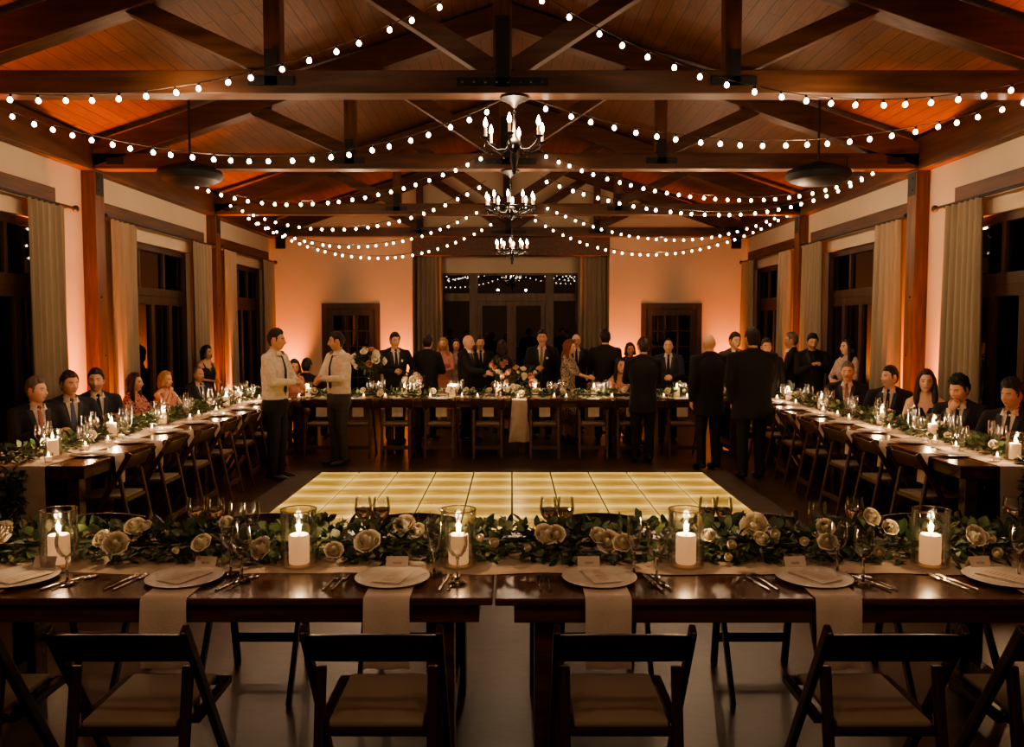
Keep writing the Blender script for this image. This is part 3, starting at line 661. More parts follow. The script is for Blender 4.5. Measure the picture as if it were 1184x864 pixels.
for k, y in enumerate(TY[1:4]):
    n = ['nearest', 'middle', 'farthest'][k]
    column(XL - .02, XL + .16, y, '%s square timber column on the left wall' % n)
    column(XR - .16, XR + .02, y, '%s square timber column on the right wall' % n)
def truss(y, label):
    o = empty('roof_truss', (CX, y, 3.60), 0, label, 'truss'); hw = (XR - XL) / 2 - .1; T_ = .20
    MB().bb((-hw, -.1, 0), (hw, .1, .18)).build('tie_beam', M['timberx'], o, bevel=.006)
    for s_ in (-1, 1):
        ze = .10; zr = roofz(CX) - 3.6 - .16
        MB().beam((s_ * hw, 0, ze + .05), (s_ * .0, 0, zr), T_, .26, (0, 1, 0)).build('rafter', M['timberx'], o, bevel=.006)
        MB().bb((s_ * 1.83 - .065, -.07, .16), (s_ * 1.83 + .065, .07, roofz(CX + 1.83) - 3.6 - .2)).build('queen_post', M['timberv'], o, bevel=.005)
        MB().beam((s_ * .08, 0, .20), (s_ * 1.78, 0, 1.30), .13, .15, (0, 1, 0)).build('strut', M['timberx'], o, bevel=.005)
        MB().beam((s_ * 1.88, 0, .22), (s_ * 3.25, 0, .84), .13, .14, (0, 1, 0)).build('strut', M['timberx'], o, bevel=.005)
        p = MB(); p.bb((s_ * 1.83 - .18, -.112, .06), (s_ * 1.83 + .18, -.10, .13)); p.bb((s_ * 1.83 - .05, -.112, .06), (s_ * 1.83 + .05, -.10, .34)); p.build('steel_plate', M['steel'], o)
        MB().bb((s_ * hw - s_ * .30 - .10, -.108, .05), (s_ * hw - s_ * .30 + .10, -.10, .13)).build('steel_plate', M['steel'], o)
    MB().bb((-.075, -.075, .16), (.075, .075, roofz(CX) - 3.7)).build('king_post', M['timberv'], o, bevel=.005)
    p = MB(); p.bb((-.36, -.112, .05), (.36, -.10, .12)); p.bb((-.055, -.112, .05), (.055, -.10, .6)); p.build('steel_plate', M['steel'], o)
    b = MB()
    for q in range(8): b.ell((-.32 + q * .091, -.113, .085), .012, 6, 4)
    b.build('bolt', M['steel'], o, 180)
for k, y in enumerate(TY):
    truss(y, ['timber roof truss overhead, nearest the camera', 'timber roof truss holding the nearest chandelier', 'timber roof truss holding the second chandelier', 'timber roof truss holding the third chandelier', 'timber roof truss against the back gable wall'][k])
for k, sx in enumerate((XL, XR - .03)):
    struct(MB().bb((sx, YF, 0), (sx + .03, YB, .14)).build('baseboard_' + ('left', 'right')[k], M['frame']))
# lintels, rods, curtains
def curtain(name_label, x, y0, y1, zt, axis='Y', amp=.05, flare=.0, folds=6, shift=0):
    m = MB(); nu, nz = 72, 14; vs = []
    for j in range(nz + 1):
        t = j / nz; z = zt * (1 - t) + .03 * t
        for i in range(nu + 1):
            u = i / nu; w = (y1 - y0) * (1 + flare * t); yy = (y0 + y1) / 2 + (u - .5) * w + shift * t
            ph = 2 * PI * folds * u + .5 * math.sin(3 * u + 2 * t); a = amp * (.55 + .45 * t) * (1 + .25 * math.sin(7 * u + 1))
            d = a * math.sin(ph); yy += .3 * a * math.cos(ph * 1.0)
            vs.append((x + d, yy, z) if axis == 'Y' else (yy, x + d, z))
    fs = [(j * (nu + 1) + i, j * (nu + 1) + i + 1, (j + 1) * (nu + 1) + i + 1, (j + 1) * (nu + 1) + i) for j in range(nz) for i in range(nu)]
    m.add(vs, fs); o = m.build('curtain', M['curtain'], None, 180)
    tag(o, name_label, 'curtain')
for sd, wx, nm in ((1, XL, 'left'), (-1, XR, 'right')):
    cxx = wx + sd * .13
    for i, (a, b, c0, c1, d0, d1, q) in enumerate([(6.75, 9.2, 6.95, 7.4, 8.42, 9.10, 'nearest'), (10.1, 13.55, 10.15, 10.85, 12.75, 13.55, 'middle'), (14.1, 17.1, 14.15, 14.75, 16.35, 17.1, 'farthest')]):
        r0, r1 = (a + .0, b + .12) if i == 0 else (a - .03, b + .05)
        o = empty('curtain_rod', (cxx, (r0 + r1) / 2, 3.08), 0, 'black iron curtain rod at the %s %s window' % (q, nm), 'curtain rod'); L = (r1 - r0) / 2
        MB().tube([(0, -L, 0), (0, L, 0)], .016, 10).build('rod', M['iron'], o, 60)
        for e in (-1, 1):
            MB().lathe([(.0, -.02), (.02, -.015), (.024, 0), (.036, .02), (.04, .04), (.03, .062), (0, .07)], 12, (0, e * L, 0), mx=Matrix.Rotation(-e * PI / 2, 4, 'X')).build('finial', M['iron'], o, 60)
            MB().beam((0, e * (L - .12), 0), (-sd * .12, e * (L - .12), 0), .02, .03, (0, 1, 0)).build('bracket', M['iron'], o)
        tag(MB().bb((min(wx, wx + sd * .05), a + .05 if i else a, 3.10), (max(wx, wx + sd * .05), b - .1, 3.27)).build('lintel_board', M['timber'], bevel=.006), 'brown timber board above the %s %s window curtains' % (q, nm), 'board')
        if i != 0 or True:
            curtain('grey beige linen curtain at the near end of the %s %s window' % (q, nm), cxx, c0, c1, 3.07, folds=5, flare=.05, amp=.045)
        curtain('grey beige linen curtain at the far end of the %s %s window' % (q, nm), cxx, d0, d1, 3.07, folds=6, flare=.06, amp=.045)
    struct(MB())if False else None
curtain('tall beige curtain left of the back doors', YB + .40, A0 + .02, -1.50, 3.23, 'X', folds=6, amp=.04)
curtain('tall beige curtain right of the back doors', YB + .40, 1.40, A1 - .02, 3.23, 'X', folds=6, amp=.04)
# corner speakers and drum fixtures
def speaker(x, y, z, rz, label):
    o = empty('wall_speaker', (x, y, z), rz, label, 'speaker')
    MB().box((0, 0, 0), (.16, .14, .24)).build('cabinet', M['black'], o, bevel=.012)
    g = MB(); g.box((0, -.073, 0), (.13, .01, .21)); g.build('grille', M['steel'], o, bevel=.003)
    MB().beam((0, .06, .05), (0, .14, .12), .03, .03).build('bracket', M['steel'], o)
speaker(XL + .28, YB - .25, 3.47, R(-40), 'small black speaker in the far left upper corner'); speaker(XR - .28, YB - .25, 3.47, R(40), 'small black speaker in the far right upper corner')
def drum(px, label, w=.36):
    p = at(px, 200, 9.45); o = empty('ceiling_fixture', (p.x, 9.45, 3.5), 0, label, 'ceiling fixture'); zc = roofz(p.x) - 3.5
    MB().tube([(0, 0, .10), (0, 0, zc)], .014, 8).build('hanging_rod', M['steel'], o, 60)
    MB().lathe([(0, .12), (.05, .12), (.10, .10), (.24, .06), (w - .02, .02), (w, -.02), (w - .01, -.06), (w - .05, -.09)], 32).build('housing', M['black'], o, 40)
    MB().lathe([(w - .05, -.09), (.22, -.125), (.1, -.14), (0, -.145)], 32).build('diffuser', M['lens'], o, 60)
    MB().tube([(.3, -.05, .0), (.3, -.05, .16)], .012, 6).build('clamp', M['steel'], o)
drum(220, 'dark disc shaped fixture hanging by a rod on the left side of the ceiling'); drum(946, 'dark disc shaped fixture hanging by a rod on the right side of the ceiling')

# ------------------------------------------------------------------ dance floor
def led(name):
    m = bpy.data.materials.new(name); m.use_nodes = True; nt = m.node_tree; N = nt.nodes; L = nt.links; b = N['Principled BSDF']
    tc = N.new('ShaderNodeTexCoord'); oi = N.new('ShaderNodeObjectInfo'); sx = N.new('ShaderNodeSeparateXYZ'); L.new(tc.outputs['Object'], sx.inputs[0])
    def mth(op, a, bb=None, c=None):
        n = N.new('ShaderNodeMath'); n.operation = op
        for i, q in enumerate((a, bb, c)):
            if q is None: continue
            if isinstance(q, (int, float)): n.inputs[i].default_value = q
            else: L.new(q, n.inputs[i])
        return n.outputs[0]
    ax = mth('MULTIPLY', mth('ABSOLUTE', sx.outputs['X']), 4.35); ay = mth('MULTIPLY', mth('ABSOLUTE', sx.outputs['Y']), 4.35)
    ex = mth('POWER', ax, 3.2); ey = mth('POWER', ay, 2.2)
    ad = N.new('ShaderNodeVectorMath'); ad.operation = 'ADD'; L.new(tc.outputs['Object'], ad.inputs[0]); L.new(oi.outputs['Location'], ad.inputs[1])
    mp = N.new('ShaderNodeMapping'); mp.inputs['Scale'].default_value = (3, 14, 1); L.new(ad.outputs[0], mp.inputs[0])
    no = N.new('ShaderNodeTexNoise'); no.inputs['Scale'].default_value = 1.0; no.inputs['Detail'].default_value = 4; L.new(mp.outputs[0], no.inputs[0])
    s_ = mth('ADD', mth('MULTIPLY', ex, .32), mth('MULTIPLY', ey, .75)); s_ = mth('MULTIPLY_ADD', mth('SUBTRACT', no.outputs['Fac'], .5), .9, s_)
    cr = N.new('ShaderNodeValToRGB'); e = cr.color_ramp.elements
    e[0].position = .0; e[0].color = (.36, .19, .032, 1); e[1].position = 1.15 if False else 1.0; e[1].color = (1.12, .74, .24, 1)
    k = cr.color_ramp.elements.new(.45); k.color = (.70, .41, .09, 1)
    L.new(s_, cr.inputs[0]); L.new(cr.outputs[0], b.inputs['Emission Color']); b.inputs['Emission Strength'].default_value = LED
    b.inputs['Base Color'].default_value = (.10, .08, .05, 1); b.inputs['Roughness'].default_value = .25
    return m
LED = 1.15
M['led'] = led('lit_panel')
TS = .4545; NXD, NYD = 10, 7; DY1 = 9.70; DY0 = DY1 - NYD * TS; DX0 = -5 * TS
dfo = empty('dance_floor', (0, (DY0 + DY1) / 2, 0), 0, 'glowing yellow dance floor of square lit panels in the middle of the room', 'dance floor')
fr = MB(); b_ = .30; yy0, yy1 = DY0 - (DY0 + DY1) / 2, DY1 - (DY0 + DY1) / 2; hx = 5 * TS
fr.bb((-hx, yy0, 0.0), (hx, yy1, .006))
for lo, hi in (((-hx - b_, yy0 - b_), (hx + b_, yy0)), ((-hx - b_, yy1), (hx + b_, yy1 + .12)), ((-hx - b_, yy0), (-hx, yy1)), ((hx, yy0), (hx + b_, yy1))):
    fr.bb((*lo, 0.0), (*hi, .022))
fr.build('border', mat('grey_ramp', (.085, .062, .045), .55, var=.3), dfo)
pm = MB().bb((-TS / 2 + .009, -TS / 2 + .002, .0), (TS / 2 - .009, TS / 2 - .002, .012)).mesh('floor_panel', M['led'], bevel=.002)
for i in range(NXD):
    for j in range(NYD): link('floor_panel', pm, dfo, (-hx + (i + .5) * TS, yy0 + (j + .5) * TS, .006))

# ------------------------------------------------------------------ tables
def table(length, width, label, loc, rz, group=None, leg=.10, ins=(.05, .02), legin=.22, mat_='table', apr=.07):
    o = empty('farm_table', loc, rz, label, 'table', group); L, W = length / 2, width / 2; H = .76
    MB().bb((-L, -W, H - .027), (L, W, H)).build('tabletop', M[mat_], o, bevel=.006)
    a = MB(); x, y = L - ins[0], W - ins[1]
    for lo, hi in (((-x, -y), (x, -y + .03)), ((-x, y - .03), (x, y)), ((-x, -y + .03), (-x + .03, y - .03)), ((x - .03, -y + .03), (x, y - .03))): a.bb((*lo, H - .027 - apr), (*hi, H - .027))
    a.build('apron', M[mat_], o, bevel=.003)
    for sx in (-1, 1):
        for sy in (-1, 1):
            cx, cy = sx * (L - legin), sy * (W - .13); l = leg / 2
            MB().bb((cx - l, cy - l, 0), (cx + l, cy + l, H - .027)).build('leg', M[mat_], o, bevel=.006)
        MB().bb((sx * (L - legin) - .03, -W + .15, .10), (sx * (L - legin) + .03, W - .15, .19)).build('stretcher', M[mat_], o, bevel=.004)
    return o
# front row
FT = [(-2.515, -.072, 'near dark wood farm table, left of the gap in the foreground'), (-.062, 2.38, 'near dark wood farm table, right of the gap in the foreground')]
for k, (a, b, lb) in enumerate(FT):
    table(b - a, 1.03, lb, ((a + b) / 2, 2.965 + .515, 0 if k == 0 else -.002), R(0), ins=(.05 if k == 0 else .07, .02), leg=.105, legin=.20)
TX = {-1: -3.05, 1: 3.20}    # inner edges of the side tables
SIDE_Y = [(5.82, 8.24), (8.25, 10.67), (10.68, 12.2)]
for s_ in (-1, 1):
    nm = 'left' if s_ < 0 else 'right'
    for k, (a, b) in enumerate(SIDE_Y):
        table(b - a, 1.0, '%s table of the %s long row' % (['nearest', 'middle', 'farthest'][k], nm), (TX[s_] + s_ * .5, (a + b) / 2, 0), PI / 2, ins=(.012, .012), leg=.09, legin=.12)
BT = [(-3.02, -1.52), (-1.51, -.02), (-.01, 1.55), (1.56, 3.16)]
for k, (a, b) in enumerate(BT):
    table(b - a, 1.0, '%s table of the back row behind the dance floor' % ['leftmost', 'second from left', 'third from left', 'rightmost'][k], ((a + b) / 2, 11.52, 0), 0, ins=(.03, .02), leg=.09, legin=.14)

# ------------------------------------------------------------------ folding chairs
def chair_maker(wood):
    def mk():
        o = empty('folding_chair'); W = M[wood]
        def yl(z): return .22 - .475 * z / .80
        hs = []
        for s_ in (-1, 1):
            MB().beam((s_ * .215, yl(.805), .805), (s_ * .215, yl(0), 0), .022, .040).build('leg', W, o, bevel=.006)
            MB().beam((s_ * .184, yl(.65) + .012, .645), (s_ * .184, -.275, 0), .036, .026).build('leg', W, o, bevel=.009)
        b = MB(); n = 16; vs = []
        for i in range(n + 1):
            u = -1 + 2 * i / n; x = u * .205; bow = -.022 * (1 - u * u); zt = .780 + .014 * (1 - u * u); zb = .670 + .010 * (1 - u * u)
            for (z, dy) in ((zb, -.009), (zt, -.009), (zt, .009), (zb, .009)): vs.append((x, yl(z) + bow + dy, z))
        fs = [(i * 4 + k, i * 4 + (k + 1) % 4, (i + 1) * 4 + (k + 1) % 4, (i + 1) * 4 + k) for i in range(n) for k in range(4)] + [(3, 2, 1, 0), (n * 4, n * 4 + 1, n * 4 + 2, n * 4 + 3)]
        b.add(vs, fs); b.build('backrest', W, o, 40, bevel=.004)
        f = MB(); 
        for lo, hi in (((-.200, -.11), (-.170, .215)), ((.170, -.11), (.200, .215)), ((-.165, -.20), (.165, -.17)), ((-.170, .185), (.170, .215)), ((-.165, -.17), (-.14, -.09)), ((.14, -.17), (.165, -.09))): f.bb((*lo, .425), (*hi, .452))
        f.build('seat_frame', W, o, bevel=.004)
        MB().bb((-.155, -.19, .450), (.155, .185, .472)).build('seat', M['pad'], o, 40, bevel=.010)
        MB().bb((-.184, -.258, .125), (.184, -.238, .175)).build('stretcher', W, o, bevel=.003)
        return o
    return mk
CH = Proto(chair_maker('chair')); CHS = Proto(chair_maker('chairside'))
FX = [-1.87, -1.25, -.444, .357, 1.215, 1.83]
nmf = ['folding chair cut off by the left edge of the photo, nearest row', 'leftmost whole folding chair in the nearest row', 'folding chair just left of the gap in the nearest row', 'folding chair just right of the gap in the nearest row', 'rightmost whole folding chair in the nearest row', 'folding chair cut off by the right edge of the photo, nearest row']
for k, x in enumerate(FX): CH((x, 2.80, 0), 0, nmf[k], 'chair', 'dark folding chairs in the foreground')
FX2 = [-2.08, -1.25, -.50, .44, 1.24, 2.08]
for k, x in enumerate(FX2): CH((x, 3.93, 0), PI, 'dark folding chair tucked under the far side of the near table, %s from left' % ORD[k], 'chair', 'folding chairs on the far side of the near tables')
SY = [6.32, 7.02, 7.72, 8.42, 9.12, 9.82, 10.50]
for s_ in (-1, 1):
    nm = 'left' if s_ < 0 else 'right'
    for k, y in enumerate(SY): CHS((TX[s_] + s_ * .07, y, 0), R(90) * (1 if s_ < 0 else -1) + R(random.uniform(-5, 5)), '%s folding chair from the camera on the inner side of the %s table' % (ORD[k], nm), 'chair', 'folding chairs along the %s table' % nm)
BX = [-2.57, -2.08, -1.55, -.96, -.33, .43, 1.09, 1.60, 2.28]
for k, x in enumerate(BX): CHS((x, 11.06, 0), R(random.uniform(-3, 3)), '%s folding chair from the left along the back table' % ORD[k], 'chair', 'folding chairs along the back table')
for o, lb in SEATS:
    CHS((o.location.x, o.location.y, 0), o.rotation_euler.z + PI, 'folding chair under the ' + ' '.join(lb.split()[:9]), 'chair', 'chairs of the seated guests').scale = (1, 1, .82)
# ------------------------------------------------------------------ tableware prototypes
H = .76
def wine_mk(h=.215, r=.040, fill=0, seg=20):
    def mk():
        o = empty('wine_glass'); b0 = h * .47; t = .0012
        MB().lathe([(0, .001), (.036, .001), (.036, .003), (.012, .006), (.0048, .014), (.0042, b0 - .012), (.008, b0 - .003), (.004, b0 + .002), (0, b0 + .002)], 16).build('stem', M['stem'], o, 60)
        pr = [(.003, b0), (r * .5, b0 + .008), (r * .82, b0 + .026), (r * .98, b0 + .050), (r, b0 + .065), (r * .94, h - .03), (r * .86, h)]
        MB().lathe(pr + [(q - t, z) for q, z in reversed(pr[1:])], seg).build('bowl', M['glass'], o, 60)
        if fill:
            zf = b0 + fill * (h - b0); w = [(0, b0 + .003)] + [(q - .003, z + .001) for q, z in pr[1:] if z < zf - .004]
            k = next(i for i in range(len(pr)) if pr[i][1] >= zf); (q0, z0), (q1, z1) = pr[k - 1], pr[k]; q = q0 + (q1 - q0) * (zf - z0) / (z1 - z0)
            w += [(q - .003, zf), (0, zf)]; MB().lathe(w, seg).build('water', M['water'], o, 60)
        return o
    return mk
def flute_mk():
    o = empty('champagne_flute')
    MB().lathe([(0, .001), (.033, .001), (.033, .003), (.010, .006), (.0042, .016), (.004, .075), (.008, .09), (0, .095)], 14).build('stem', M['stem'], o, 60)
    pr = [(.004, .092), (.018, .105), (.027, .14), (.030, .18), (.029, .235)]
    MB().lathe(pr + [(q - .0012, z) for q, z in reversed(pr[1:])], 16).build('bowl', M['glass'], o, 60); return o
WINE = Proto(wine_mk()); WATER = Proto(wine_mk(.205, .041, .52)); FLUTE = Proto(flute_mk)
def far_glass(h, r):
    def mk():
        b0 = h * .45
        pr = [(.034, .002), (.010, .006), (.004, .02), (.004, b0 - .01), (r * .55, b0 + .008), (r * .95, b0 + .035), (r, b0 + .06), (r * .88, h)]
        return MB().lathe(pr, 12).build('wine_glass', M['farglass'], None, 60)
    return mk
GF1 = Proto(far_glass(.215, .040)); GF2 = Proto(far_glass(.195, .037)); GF3 = Proto(far_glass(.235, .029))
def hurricane_mk(h=.238, r=.074):
    def mk():
        o = empty('hurricane_vase'); t = .003
        pr = [(r - .004, .0), (r, .006), (r, h - .004), (r - .001, h)]
        MB().lathe([(0, .0)] + pr + [(r - t, h - .002), (r - t, .014), (0, .012)], 36).build('glass_cylinder', M['hglass'], o, 50)
        MB().tube([((r - .0015) * math.cos(a), (r - .0015) * math.sin(a), h) for a in [2 * PI * i / 36 for i in range(37)]], .0026, 6).build('rim', M['stem'], o, 60)
        return o
    return mk
def candle_mk(h=.120, r=.042):
    def mk():
        o = empty('pillar_candle')
        MB().lathe([(0, 0), (r - .003, 0), (r, .004), (r, h - .006), (r - .004, h), (r - .012, h - .002), (.010, h - .008), (0, h - .009)], 28).build('wax', M['wax'], o, 50)
        MB().tube([(0, 0, h - .010), (.001, 0, h + .004), (.003, 0, h + .012)], .0012, 6).build('wick', M['wick'], o)
        MB().lathe([(0, h + .004), (.006, h + .010), (.0095, h + .020), (.0085, h + .032), (.005, h + .045), (.0018, h + .056), (0, h + .060)], 14).build('flame', M['flame'], o, 180)
        return o
    return mk
HUR = Proto(hurricane_mk()); CAN = Proto(candle_mk()); HURF = Proto(hurricane_mk(.21, .062)); CANF = Proto(candle_mk(.115, .040))
def votive_mk():
    o = empty('votive_holder')
    pr = [(.026, 0), (.030, .02), (.034, .065)]
    MB().lathe([(0, 0)] + pr + [(.031, .064), (.027, .012), (0, .010)], 18).build('glass_cup', M['hglass'], o, 50)
    MB().lathe([(0, .012), (.026, .012), (.028, .035), (0, .036)], 16).build('wax', M['wax'], o, 50)
    MB().lathe([(0, .038), (.007, .046), (.006, .056), (0, .075)], 10).build('flame', M['flame'], o, 180); return o
VOT = Proto(votive_mk)
def plate_mk(seg=40):
    def mk():
        return MB().lathe([(0, .004), (.095, .004), (.10, .005), (.140, .0085), (.146, .0105), (.1475, .0122), (.143, .0125), (.104, .0092), (.095, .0085), (0, .0085)], seg).build('dinner_plate', M['china'], None, 60)
    return mk
PLATE = Proto(plate_mk()); PLATEF = Proto(plate_mk(20))
def menu_mk():
    o = empty('menu_card'); b = MB()
    b.bb((-.055, -.088, 0), (.055, .088, .0012)); b.box((.006, .002, .004), (.110, .176, .0012), Matrix.Rotation(.05, 3, 'Z')); b.build('card', M['paper'], o)
    t = MB(); random.seed(3)
    for i in range(9):
        w = random.uniform(.012, .032) if i % 3 else .018; y = .07 - i * .016
        t.box((.006, y, .0049), (2 * w, .0016, .0004), Matrix.Rotation(.05, 3, 'Z'))
    t.build('printed_lines', M['ink'], o); return o
MENU = Proto(menu_mk)
def place_mk():
    o = empty('place_card'); b = MB(); w = .045
    b.add([(-w, -.024, 0), (w, -.024, 0), (w, 0, .052), (-w, 0, .052), (-w, .024, 0), (w, .024, 0)], [(0, 1, 2, 3), (3, 2, 5, 4)]); b.build('card', M['paper'], o)
    t = MB(); pts = [(-.018 + .036 * i / 24, -.0125 - .0005, .027 + .005 * math.sin(i * 1.9) * (1 if i % 7 else 1.6)) for i in range(25)]
    pts = [(x, -.024 + .024 * z / .052 - .0006, z) for x, y, z in pts]; t.tube(pts, .0005, 4); t.build('handwriting', M['ink'], o); return o
PLACE = Proto(place_mk)
def fork_mk():
    m = MB()
    m.tube([(0, -.10, .003), (0, -.06, .003), (0, .0, .005), (0, .035, .004)], [.006, .0055, .0028, .004], 8, sq=.35)
    m.tube([(0, .033, .004), (0, .045, .003), (0, .058, .003)], [.004, .011, .0115], 8, sq=.2)
    for k in (-1.5, -.5, .5, 1.5): m.tube([(k * .006, .055, .003), (k * .006, .08, .0035), (k * .0058, .104, .007)], [.0021, .0018, .001], 5)
    return m.build('fork', M['silver'], None, 60)
def knife_mk():
    m = MB(); m.tube([(0, -.11, .004), (0, -.06, .004), (0, -.01, .004)], [.0065, .006, .0042], 8, sq=.6)
    m.tube([(0, -.012, .004), (0, .02, .004), (-.001, .08, .004), (-.003, .105, .004)], [.0045, .009, .0085, .002], 8, sq=.16); return m.build('table_knife', M['silver'], None, 60)
def spoon_mk():
    m = MB(); m.tube([(0, -.10, .003), (0, -.05, .003), (0, .035, .006)], [.006, .0048, .0026], 8, sq=.4)
    m.ell((0, .068, .005), (.019, .032, .005), 14, 7); return m.build('spoon', M['silver'], None, 180)
FORK, KNIFE, SPOON = Proto(fork_mk), Proto(knife_mk), Proto(spoon_mk)
def drape(name, path, w, label, group=None, mat_='linen', cat='napkin', wav=.006, thick=.0025, flare=0):
    "cloth strip along a (y, z) path, width w in x, built round the origin"
    m = MB(); n = len(path); k = 8; vs = []
    for s_ in (0, 1):
        for i, (y, z) in enumerate(path):
            t = i / (n - 1); hang = max(0, (path[0][1] - z))
            for j in range(k + 1):
                u = j / k * 2 - 1; vs.append((u * w / 2 * (1 + flare * hang), y - wav * math.sin(u * 5 + i) * min(1, hang * 8) - (thick if s_ and hang > .02 else 0), z + (thick if s_ else 0)))
    fs = []; B = n * (k + 1)
    for i in range(n - 1):
        for j in range(k):
            a = i * (k + 1) + j; q = (a, a + 1, a + k + 2, a + k + 1); fs.append(q); fs.append(tuple(B + x for x in reversed(q)))
    for i in range(n - 1):
        for j in (0, k): a = i * (k + 1) + j; fs.append((a, a + k + 1, B + a + k + 1, B + a))
    for j in range(k): fs.append((j, j + 1, B + j + 1, B + j)); a = (n - 1) * (k + 1) + j; fs.append((a, a + 1, B + a + 1, B + a))
    m.add(vs, fs); o = m.build(name, M[mat_], None, 50); return tag(o, label, cat, group)

# ------------------------------------------------------------------ roses and garlands
def rose_mesh(mk='rose', r=.036, layers=((3, .42, 1.30), (3, .50, 1.24), (4, .60, 1.15), (5, .74, 1.02), (6, .88, .84), (6, 1.02, .60)), seed=1):
    rnd = random.Random(seed); m = MB(); m.ell((0, 0, r * .85), (r * .30, r * .30, r * .80), 12, 8)
    for n, k, hgt in layers:
        for i in range(n):
            a0 = 2 * PI * i / n + rnd.random() * .6 + k * 3; sp = PI / n * 1.35; vs = []; NN = 5
            for a in range(NN + 1):
                t = a / NN
                for b in range(NN + 1):
                    u = b / NN * 2 - 1; ang = a0 + u * sp * (1 - .25 * t * abs(u)); rad = r * k * (.30 + .78 * math.sin(min(1, t * 1.25) * PI / 2) - .26 * (1 - k * .6) * t * t + .20 * max(0, t - .78) / .22 * k * k) * (1 + .07 * u * u) * (1 + .05 * rnd.random())
                    z = r * 1.35 * (hgt * .55 + .45) * (t ** .9) * (1 - .10 * u * u) - r * .16 * k * k * max(0, t - .78) * 4
                    vs.append((rad * math.cos(ang), rad * math.sin(ang), z))
            fs = [(a * (NN + 1) + b, a * (NN + 1) + b + 1, (a + 1) * (NN + 1) + b + 1, (a + 1) * (NN + 1) + b) for a in range(NN) for b in range(NN)]
            m.add(vs, fs)
    return m.mesh('rose', M[mk], 180)
ROSES = [rose_mesh(seed=1), rose_mesh(seed=5, r=.032), rose_mesh(r=.038, layers=((3, .40, 1.3), (5, .52, 1.25), (6, .66, 1.15), (8, .84, 1.0), (9, 1.0, .8)), seed=9), rose_mesh(r=.026, layers=((3, .4, 1.3), (3, .6, 1.35), (4, .75, 1.2)), seed=4)]
PROSES = [rose_mesh('pinkrose', seed=2), rose_mesh('pinkrose', seed=6, r=.03)]
def add_rose(parent, p, s=1.0, pink=False, lean=None, k=None):
    me = random.choice(PROSES if pink else ROSES) if k is None else ROSES[k]
    o = link('rose', me, parent, p); d = V(lean if lean else (random.uniform(-.6, .6), -.9, random.uniform(.3, 1.0)))
    o.rotation_euler = d.to_track_quat('Z', 'Y').to_euler(); o.scale = (s,) * 3; return o
def leaf(m, p, d, up, L, w, mi, curl=.15):
    d = d.normalized(); sd = d.cross(up); sd = sd.normalized() if sd.length > 1e-4 else d.orthogonal().normalized(); n = sd.cross(d)
    prof = [(0, .12), (.28, .85), (.58, 1.0), (.82, .6), (1, .04)]; vs = []
    for t, k in prof:
        c = p + d * (L * t) - n * (L * curl * t * t); vs += [c - sd * (w * k) + n * (w * .25 * k), c, c + sd * (w * k) + n * (w * .25 * k)]
    fs = []
    for i in range(len(prof) - 1):
        for j in (0, 1): a = i * 3 + j; fs.append((a, a + 1, a + 4, a + 3))
    m.add(vs, fs, mi)
def foliage(path, n, rx, rz, seed, big=1.0, spiky=.5):
    "path: list of Vector; leaves spread through a flattened mound around it"
    rnd = random.Random(seed); m = MB(); segs = [(a, b, (b - a).length) for a, b in zip(path, path[1:])]; tot = sum(q[2] for q in segs)
    m.tube(path, .012 * big, 6, m=3)
    for i in range(n):
        t = rnd.random() * tot
        for a, b, l in segs:
            if t <= l: break
            t -= l
        dr = (b - a).normalized(); c = a.lerp(b, min(1, t / l)); sd = dr.cross(V((0, 0, 1))); sd = sd.normalized() if sd.length > .2 else V((1, 0, 0)); up = sd.cross(dr)
        ang = rnd.random() * 2 * PI; q = math.sqrt(rnd.random())
        off = sd * (math.cos(ang) * rx * q) + up * (math.sin(ang) * rz * q)
        out = (sd * math.cos(ang) * 1.0 + up * (math.sin(ang) + .25) * .8 + dr * rnd.uniform(-1.2, 1.2) + V((rnd.uniform(-.4, .4), rnd.uniform(-.4, .4), rnd.uniform(-.3, .3)))).normalized()
        p = c + off; kind = rnd.random()
        if kind < spiky: leaf(m, p, out, V((rnd.uniform(-.5, .5), rnd.uniform(-.5, .5), 1)), rnd.uniform(.045, .085) * big, rnd.uniform(.009, .016) * big, 1)
        elif kind < spiky + .38: leaf(m, p, out, V((rnd.uniform(-.7, .7), rnd.uniform(-.7, .7), .8)), rnd.uniform(.042, .068) * big, rnd.uniform(.018, .029) * big, 0, .1)
        else: leaf(m, p, out, V((rnd.uniform(-.7, .7), rnd.uniform(-.7, .7), .8)), rnd.uniform(.03, .06) * big, rnd.uniform(.008, .016) * big, 2, .25)
    return m
LM = [M['leaf1'], M['leaf2'], M['leaf3'], M['stemgreen']]
def keep_clear(m, cs, r):
    "leave room for the vases"
    m2 = MB(); bad = set(i for i, v in enumerate(m.v) if any((v.x - c.x) ** 2 + (v.y - c.y) ** 2 < r * r for c in cs))
    m.f, m.m = zip(*[(f, k) for f, k in zip(m.f, m.m) if not any(i in bad for i in f)]); m.f = list(m.f); m.m = list(m.m); return m

